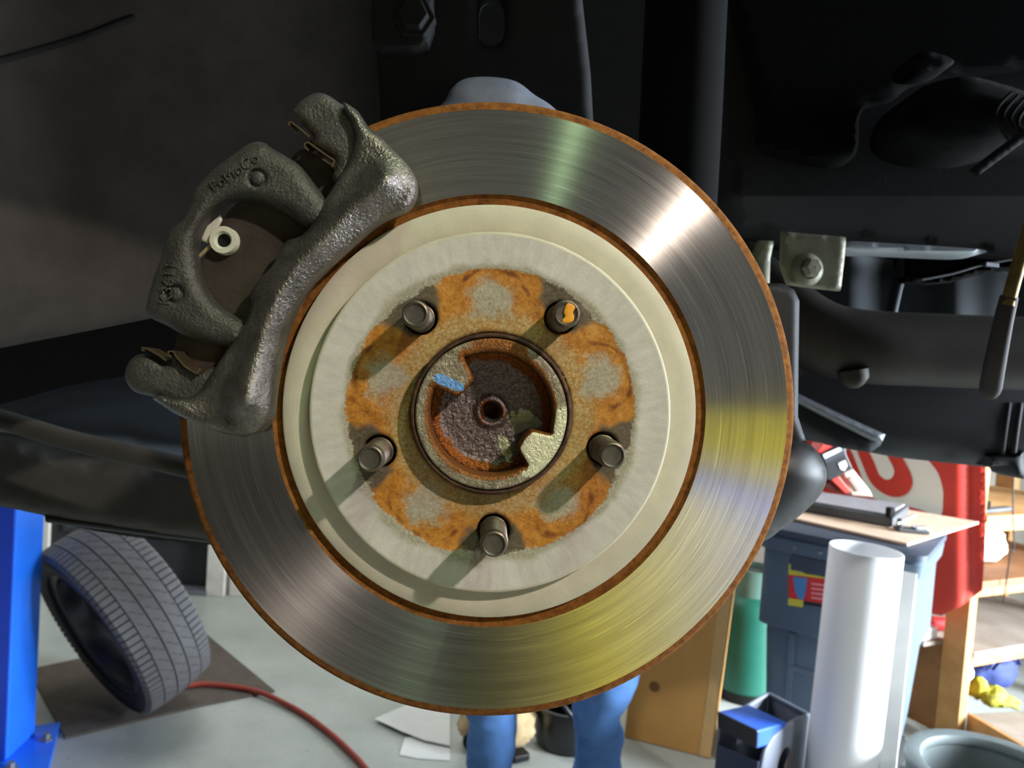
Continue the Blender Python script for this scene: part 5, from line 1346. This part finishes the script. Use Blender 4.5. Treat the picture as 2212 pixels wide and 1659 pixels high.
def onwall(px, py):
    d_ = P(px, py, 1) - CAM; k = (R2 - CAM).dot(nW) / d_.dot(nW); q_ = CAM + d_ * k
    return Vector(((q_ - R2).dot(dW), q_.z))
edge_px = [(1747, 1545), (1722, 1554), (1696, 1570), (1668, 1593), (1651, 1622), (1643, 1659)]
ed = [onwall(*p) for p in edge_px]
hc = onwall(1688, 1648); hr = 0.040
ol = [Vector((0.0, 0.004))] + [Vector((ed[-1].x + 0.004, 0.004))] + ed[::-1]
V, T, dd = cdt(ol, [circle(hr, 32, *hc)], 0.02)
fr_ = [R2 + dW * float(p[0]) + Vector((0, 0, float(p[1]))) for p in V]
relief_mesh('holed_wall', V, T, fr_, [p + nW * 0.006 for p in fr_], M_tubg, t, False, None, 40)
MB().tube([R2 + dW * (hc[0] + (hr + 0.002) * math.cos(a)) + Vector((0, 0, hc[1] + (hr + 0.002) * math.sin(a))) for a in np.linspace(0, 2 * PI, 33)[:-1]], 0.005, 8, closed=True).build('hole_rim', M_tubg, t, smooth=50)
MB().tube([A_, A_.lerp(K_, 0.9), K_.lerp(A_, 0.03) - Vector((0, 0, .001)), K_.lerp(R_c, 0.05), R_c.lerp(K_, 0.05)] + [R2 + dW * e_.x + Vector((0, 0, e_.y)) for e_ in ed], 0.0058, 8).build('rim_bead', M_tubg, t, smooth=60)
fl4 = [A2, C2, R2, K2]
MB().hexa([p + Vector((0, 0, .001)) for p in fl4], [p + Vector((0, 0, .006)) for p in fl4]).build('tub_floor', M_tubgd, t)
MB().lathe([(0.034, 0.0), (0.001, 0.0)], 24, Matrix.Translation(R2 + dW * hc[0] + Vector((0, 0, hc[1])) + nW * 0.02) @ nW.to_track_quat('Z', 'Y').to_matrix().to_4x4()).build('hole_shade_disc', mat('hole_shade', srgb(70, 62, 62), 0.8), t)  # dark disc stands in for the shaded inside behind the hole
t = thing('blue_box', 'blue box with a black front resting across the grey storage tub', 'box', P(1620, 1570, 1.85))
f0, f1, f2, f3 = P(1552, 1536, 1.80), P(1638, 1578, 1.70), P(1636, 1618, 1.70), P(1552, 1572, 1.80)
k0, k1 = P(1608, 1519, 1.92), P(1700, 1560, 1.82)
back_dir = (k1 - f1)
MB().hexa([f3, f2, f1, f0], [f3 + back_dir, f2 + back_dir, f1 + back_dir, f0 + back_dir]).build('box_body', mat('blue_plastic', srgb(40, 88, 190), 0.5, var=0.06, scale=12), t, bevel=0.004)
fb = -back_dir.normalized() * 0.006
MB().hexa([f3, f2, f1, f0], [f3 + fb, f2 + fb, f1 + fb, f0 + fb]).build('box_front', M_tub, t, bevel=0.002)

# =================================================================== person behind the car (legs show under the disc)
M_skin = mat('skin', srgb(196, 150, 124), 0.6, var=0.05, scale=20)
M_jean = mat('blue_denim', srgb(78, 120, 178), 0.85, var=0.14, scale=24, bump=0.3, bscale=500)
M_shirt = mat('grey_shirt', srgb(96, 98, 104), 0.9, scale=20)
M_boot = mat('brown_boot', srgb(96, 66, 40), 0.6, scale=20)
DP = 1.95
fl = P(1062, 1600, DP); frr = P(1296, 1580, DP)
cxp = (fl.x + frr.x) / 2; cyp = fl.y
pr = thing('person', 'person in blue jeans standing behind the car, only the lower legs in view', 'person', (cxp, cyp, 0))
joints = {'pelvis': (0, 0, 0.96, 0.115), 'spine': (0, 0.0, 1.15, 0.115), 'chest': (0, 0.0, 1.34, 0.125), 'neck': (0, 0.0, 1.47, 0.055), 'head': (0, -0.01, 1.58, 0.085), 'crown': (0, 0.0, 1.68, 0.07)}
for s_, nm in ((-1, 'l'), (1, 'r')):
    hx_ = fl.x - cxp if s_ < 0 else frr.x - cxp
    joints['hip' + nm] = (s_ * 0.09, 0, 0.90, 0.09); joints['knee' + nm] = (hx_ * 0.95, -0.02, 0.50, 0.058); joints['calf' + nm] = (hx_, 0.0, 0.32, 0.05); joints['ankle' + nm] = (hx_, 0.02, 0.09, 0.036); joints['toe' + nm] = (hx_ + s_ * 0.02, -0.13, 0.045, 0.034)
    joints['sh' + nm] = (s_ * 0.17, 0, 1.40, 0.062); joints['el' + nm] = (s_ * 0.24, 0.02, 1.13, 0.042); joints['wr' + nm] = (s_ * 0.25, -0.06, 0.89, 0.029); joints['palm' + nm] = (s_ * 0.25, -0.085, 0.82, 0.031)
    for q in range(4):
        joints['fa%d' % q + nm] = (s_ * (0.25 + 0.0), -0.115 + 0.021 * q, 0.765, 0.0095); joints['fb%d' % q + nm] = (s_ * 0.243, -0.117 + 0.022 * q, 0.735 + 0.006 * abs(q - 1.4), 0.0085); joints['fc%d' % q + nm] = (s_ * 0.23, -0.117 + 0.022 * q, 0.715 + 0.008 * abs(q - 1.4), 0.008)
    joints['ta' + nm] = (s_ * 0.235, -0.125, 0.835, 0.011); joints['tb' + nm] = (s_ * 0.228, -0.148, 0.80, 0.0095)
bones = [('pelvis', 'spine'), ('spine', 'chest'), ('chest', 'neck'), ('neck', 'head'), ('head', 'crown')]
for nm in 'lr':
    bones += [('pelvis', 'hip' + nm), ('hip' + nm, 'knee' + nm), ('knee' + nm, 'calf' + nm), ('calf' + nm, 'ankle' + nm), ('ankle' + nm, 'toe' + nm), ('chest', 'sh' + nm), ('sh' + nm, 'el' + nm), ('el' + nm, 'wr' + nm), ('wr' + nm, 'palm' + nm), ('palm' + nm, 'ta' + nm), ('ta' + nm, 'tb' + nm)]
    for q in range(4): bones += [('palm' + nm, 'fa%d' % q + nm), ('fa%d' % q + nm, 'fb%d' % q + nm), ('fb%d' % q + nm, 'fc%d' % q + nm)]
names = list(joints)
me = bpy.data.meshes.new('body')
me.from_pydata([joints[k][:3] for k in names], [(names.index(a), names.index(b)) for a, b in bones], [])
po = link('body', me, M_skin, pr)
sk_ = po.modifiers.new('skin', 'SKIN'); sk_.use_smooth_shade = True
for i, k in enumerate(names):
    r_ = joints[k][3]
    me.skin_vertices[0].data[i].radius = (r_, r_)
    me.skin_vertices[0].data[i].use_root = (k == 'pelvis')
po.modifiers.new('sub', 'SUBSURF').levels = 1
po.modifiers['sub'].render_levels = 1
def cloth_tube(path, rads, name, mt, parent, seed, n=28, amp=0.008, per=7):
    path = [Vector(p) for p in path]
    pp = spline3(path, per); rr_ = np.interp(np.linspace(0, 1, len(pp)), np.linspace(0, 1, len(rads)), rads)
    m = MB().tube(pp, list(rr_), n)
    for v in m.v:
        d_ = amp * noise.fractal(Vector((v.x * 9 + seed, v.y * 9, v.z * 16)), 0.8, 2.0, 3)
        v.x += d_; v.y += d_ * 0.8
    return m.build(name, mt, parent, smooth=70)
jl = lambda k: Vector((cxp + joints[k][0], cyp + joints[k][1], joints[k][2]))
cloth_tube([jl('pelvis') + Vector((0, 0, 0.10)), jl('pelvis'), jl('pelvis') - Vector((0, 0, 0.08))], [0.150, 0.168, 0.165], 'jeans_seat', M_jean, pr, 9.0)
for s_, nm in ((-1, 'l'), (1, 'r')):
    k = jl('knee' + nm); c_ = jl('calf' + nm); a_ = jl('ankle' + nm)
    lg = [jl('hip' + nm) + Vector((0, 0, 0.02)), jl('hip' + nm).lerp(k, 0.5), k + Vector((0.012 * s_, -0.015, 0)), k.lerp(c_, 0.6) + Vector((-0.012, 0.0, 0)), c_ + Vector((0.0, 0.01, -0.02)), c_.lerp(a_, 0.6), a_ + Vector((0, 0, 0.0))]
    cloth_tube(lg, [0.100, 0.092, 0.076, 0.064, 0.062, 0.063, 0.066], 'jeans_leg', M_jean, pr, 3.0 + s_, per=9, amp=0.010)
    bt = jl('ankle' + nm); tq = jl('toe' + nm)
    MB().tube([bt + Vector((0, 0.045, -0.055)), bt + Vector((0, 0.03, -0.048)), bt + Vector((0, -0.02, -0.042)), tq + Vector((0, 0.04, 0.0)), tq + Vector((0, -0.02, -0.005)), tq + Vector((0, -0.045, -0.012))], [0.028, 0.040, 0.046, 0.044, 0.036, 0.02], 20).build('boot', M_boot, pr, smooth=60)
cloth_tube([jl('neck') + Vector((0, 0, -0.03)), jl('chest') + Vector((0, 0, 0.05)), jl('chest') - Vector((0, 0, 0.08)), jl('spine'), jl('pelvis') + Vector((0, 0, 0.02))], [0.075, 0.165, 0.172, 0.162, 0.170], 'shirt', M_shirt, pr, 5.0)
for s_, nm in ((-1, 'l'), (1, 'r')):
    cloth_tube([jl('sh' + nm) - Vector((0.05 * s_, 0, 0)), jl('sh' + nm), jl('sh' + nm).lerp(jl('el' + nm), 0.8)], [0.07, 0.078, 0.062], 'sleeve', M_shirt, pr, 1.0 + s_, amp=0.005)
hd = jl('head')
lump_h = []
bm = bmesh.new(); bmesh.ops.create_uvsphere(bm, u_segments=24, v_segments=14, radius=1.0)
vs = [hd + Vector((v.co.x * 0.098, 0.02 + v.co.y * 0.105, 0.035 + v.co.z * 0.115)) for v in bm.verts if True]
fs = [[v.index for v in f.verts] for f in bm.faces if f.calc_center_median().z > -0.15 and (f.calc_center_median().y > -0.45 or f.calc_center_median().z > 0.55)]; bm.free()
MB().add(vs, fs).build('hair', mat('dark_hair', srgb(50, 38, 30), 0.8), pr, smooth=60)
for s_ in (-1, 1):
    MB().lathe([(0.001, 0.012), (0.008, 0.009), (0.012, 0)], 14, Matrix.Translation(hd + Vector((0.034 * s_, -0.083, 0.0))) @ Matrix.Rotation(PI / 2, 4, 'X')).build('eye', M_paper, pr, smooth=60)
MB().tube([hd + Vector((0, -0.085, 0.01)), hd + Vector((0, -0.108, -0.03)), hd + Vector((0, -0.09, -0.038))], [0.008, 0.014, 0.010], 10).build('nose', M_skin, pr, smooth=60)
MB().tube([hd + Vector((-0.025, -0.080, -0.058)), hd + Vector((0, -0.088, -0.060)), hd + Vector((0.025, -0.080, -0.058))], [0.003, 0.006, 0.003], 8).build('mouth', mat('lips', srgb(160, 90, 84), 0.6), pr, smooth=60)
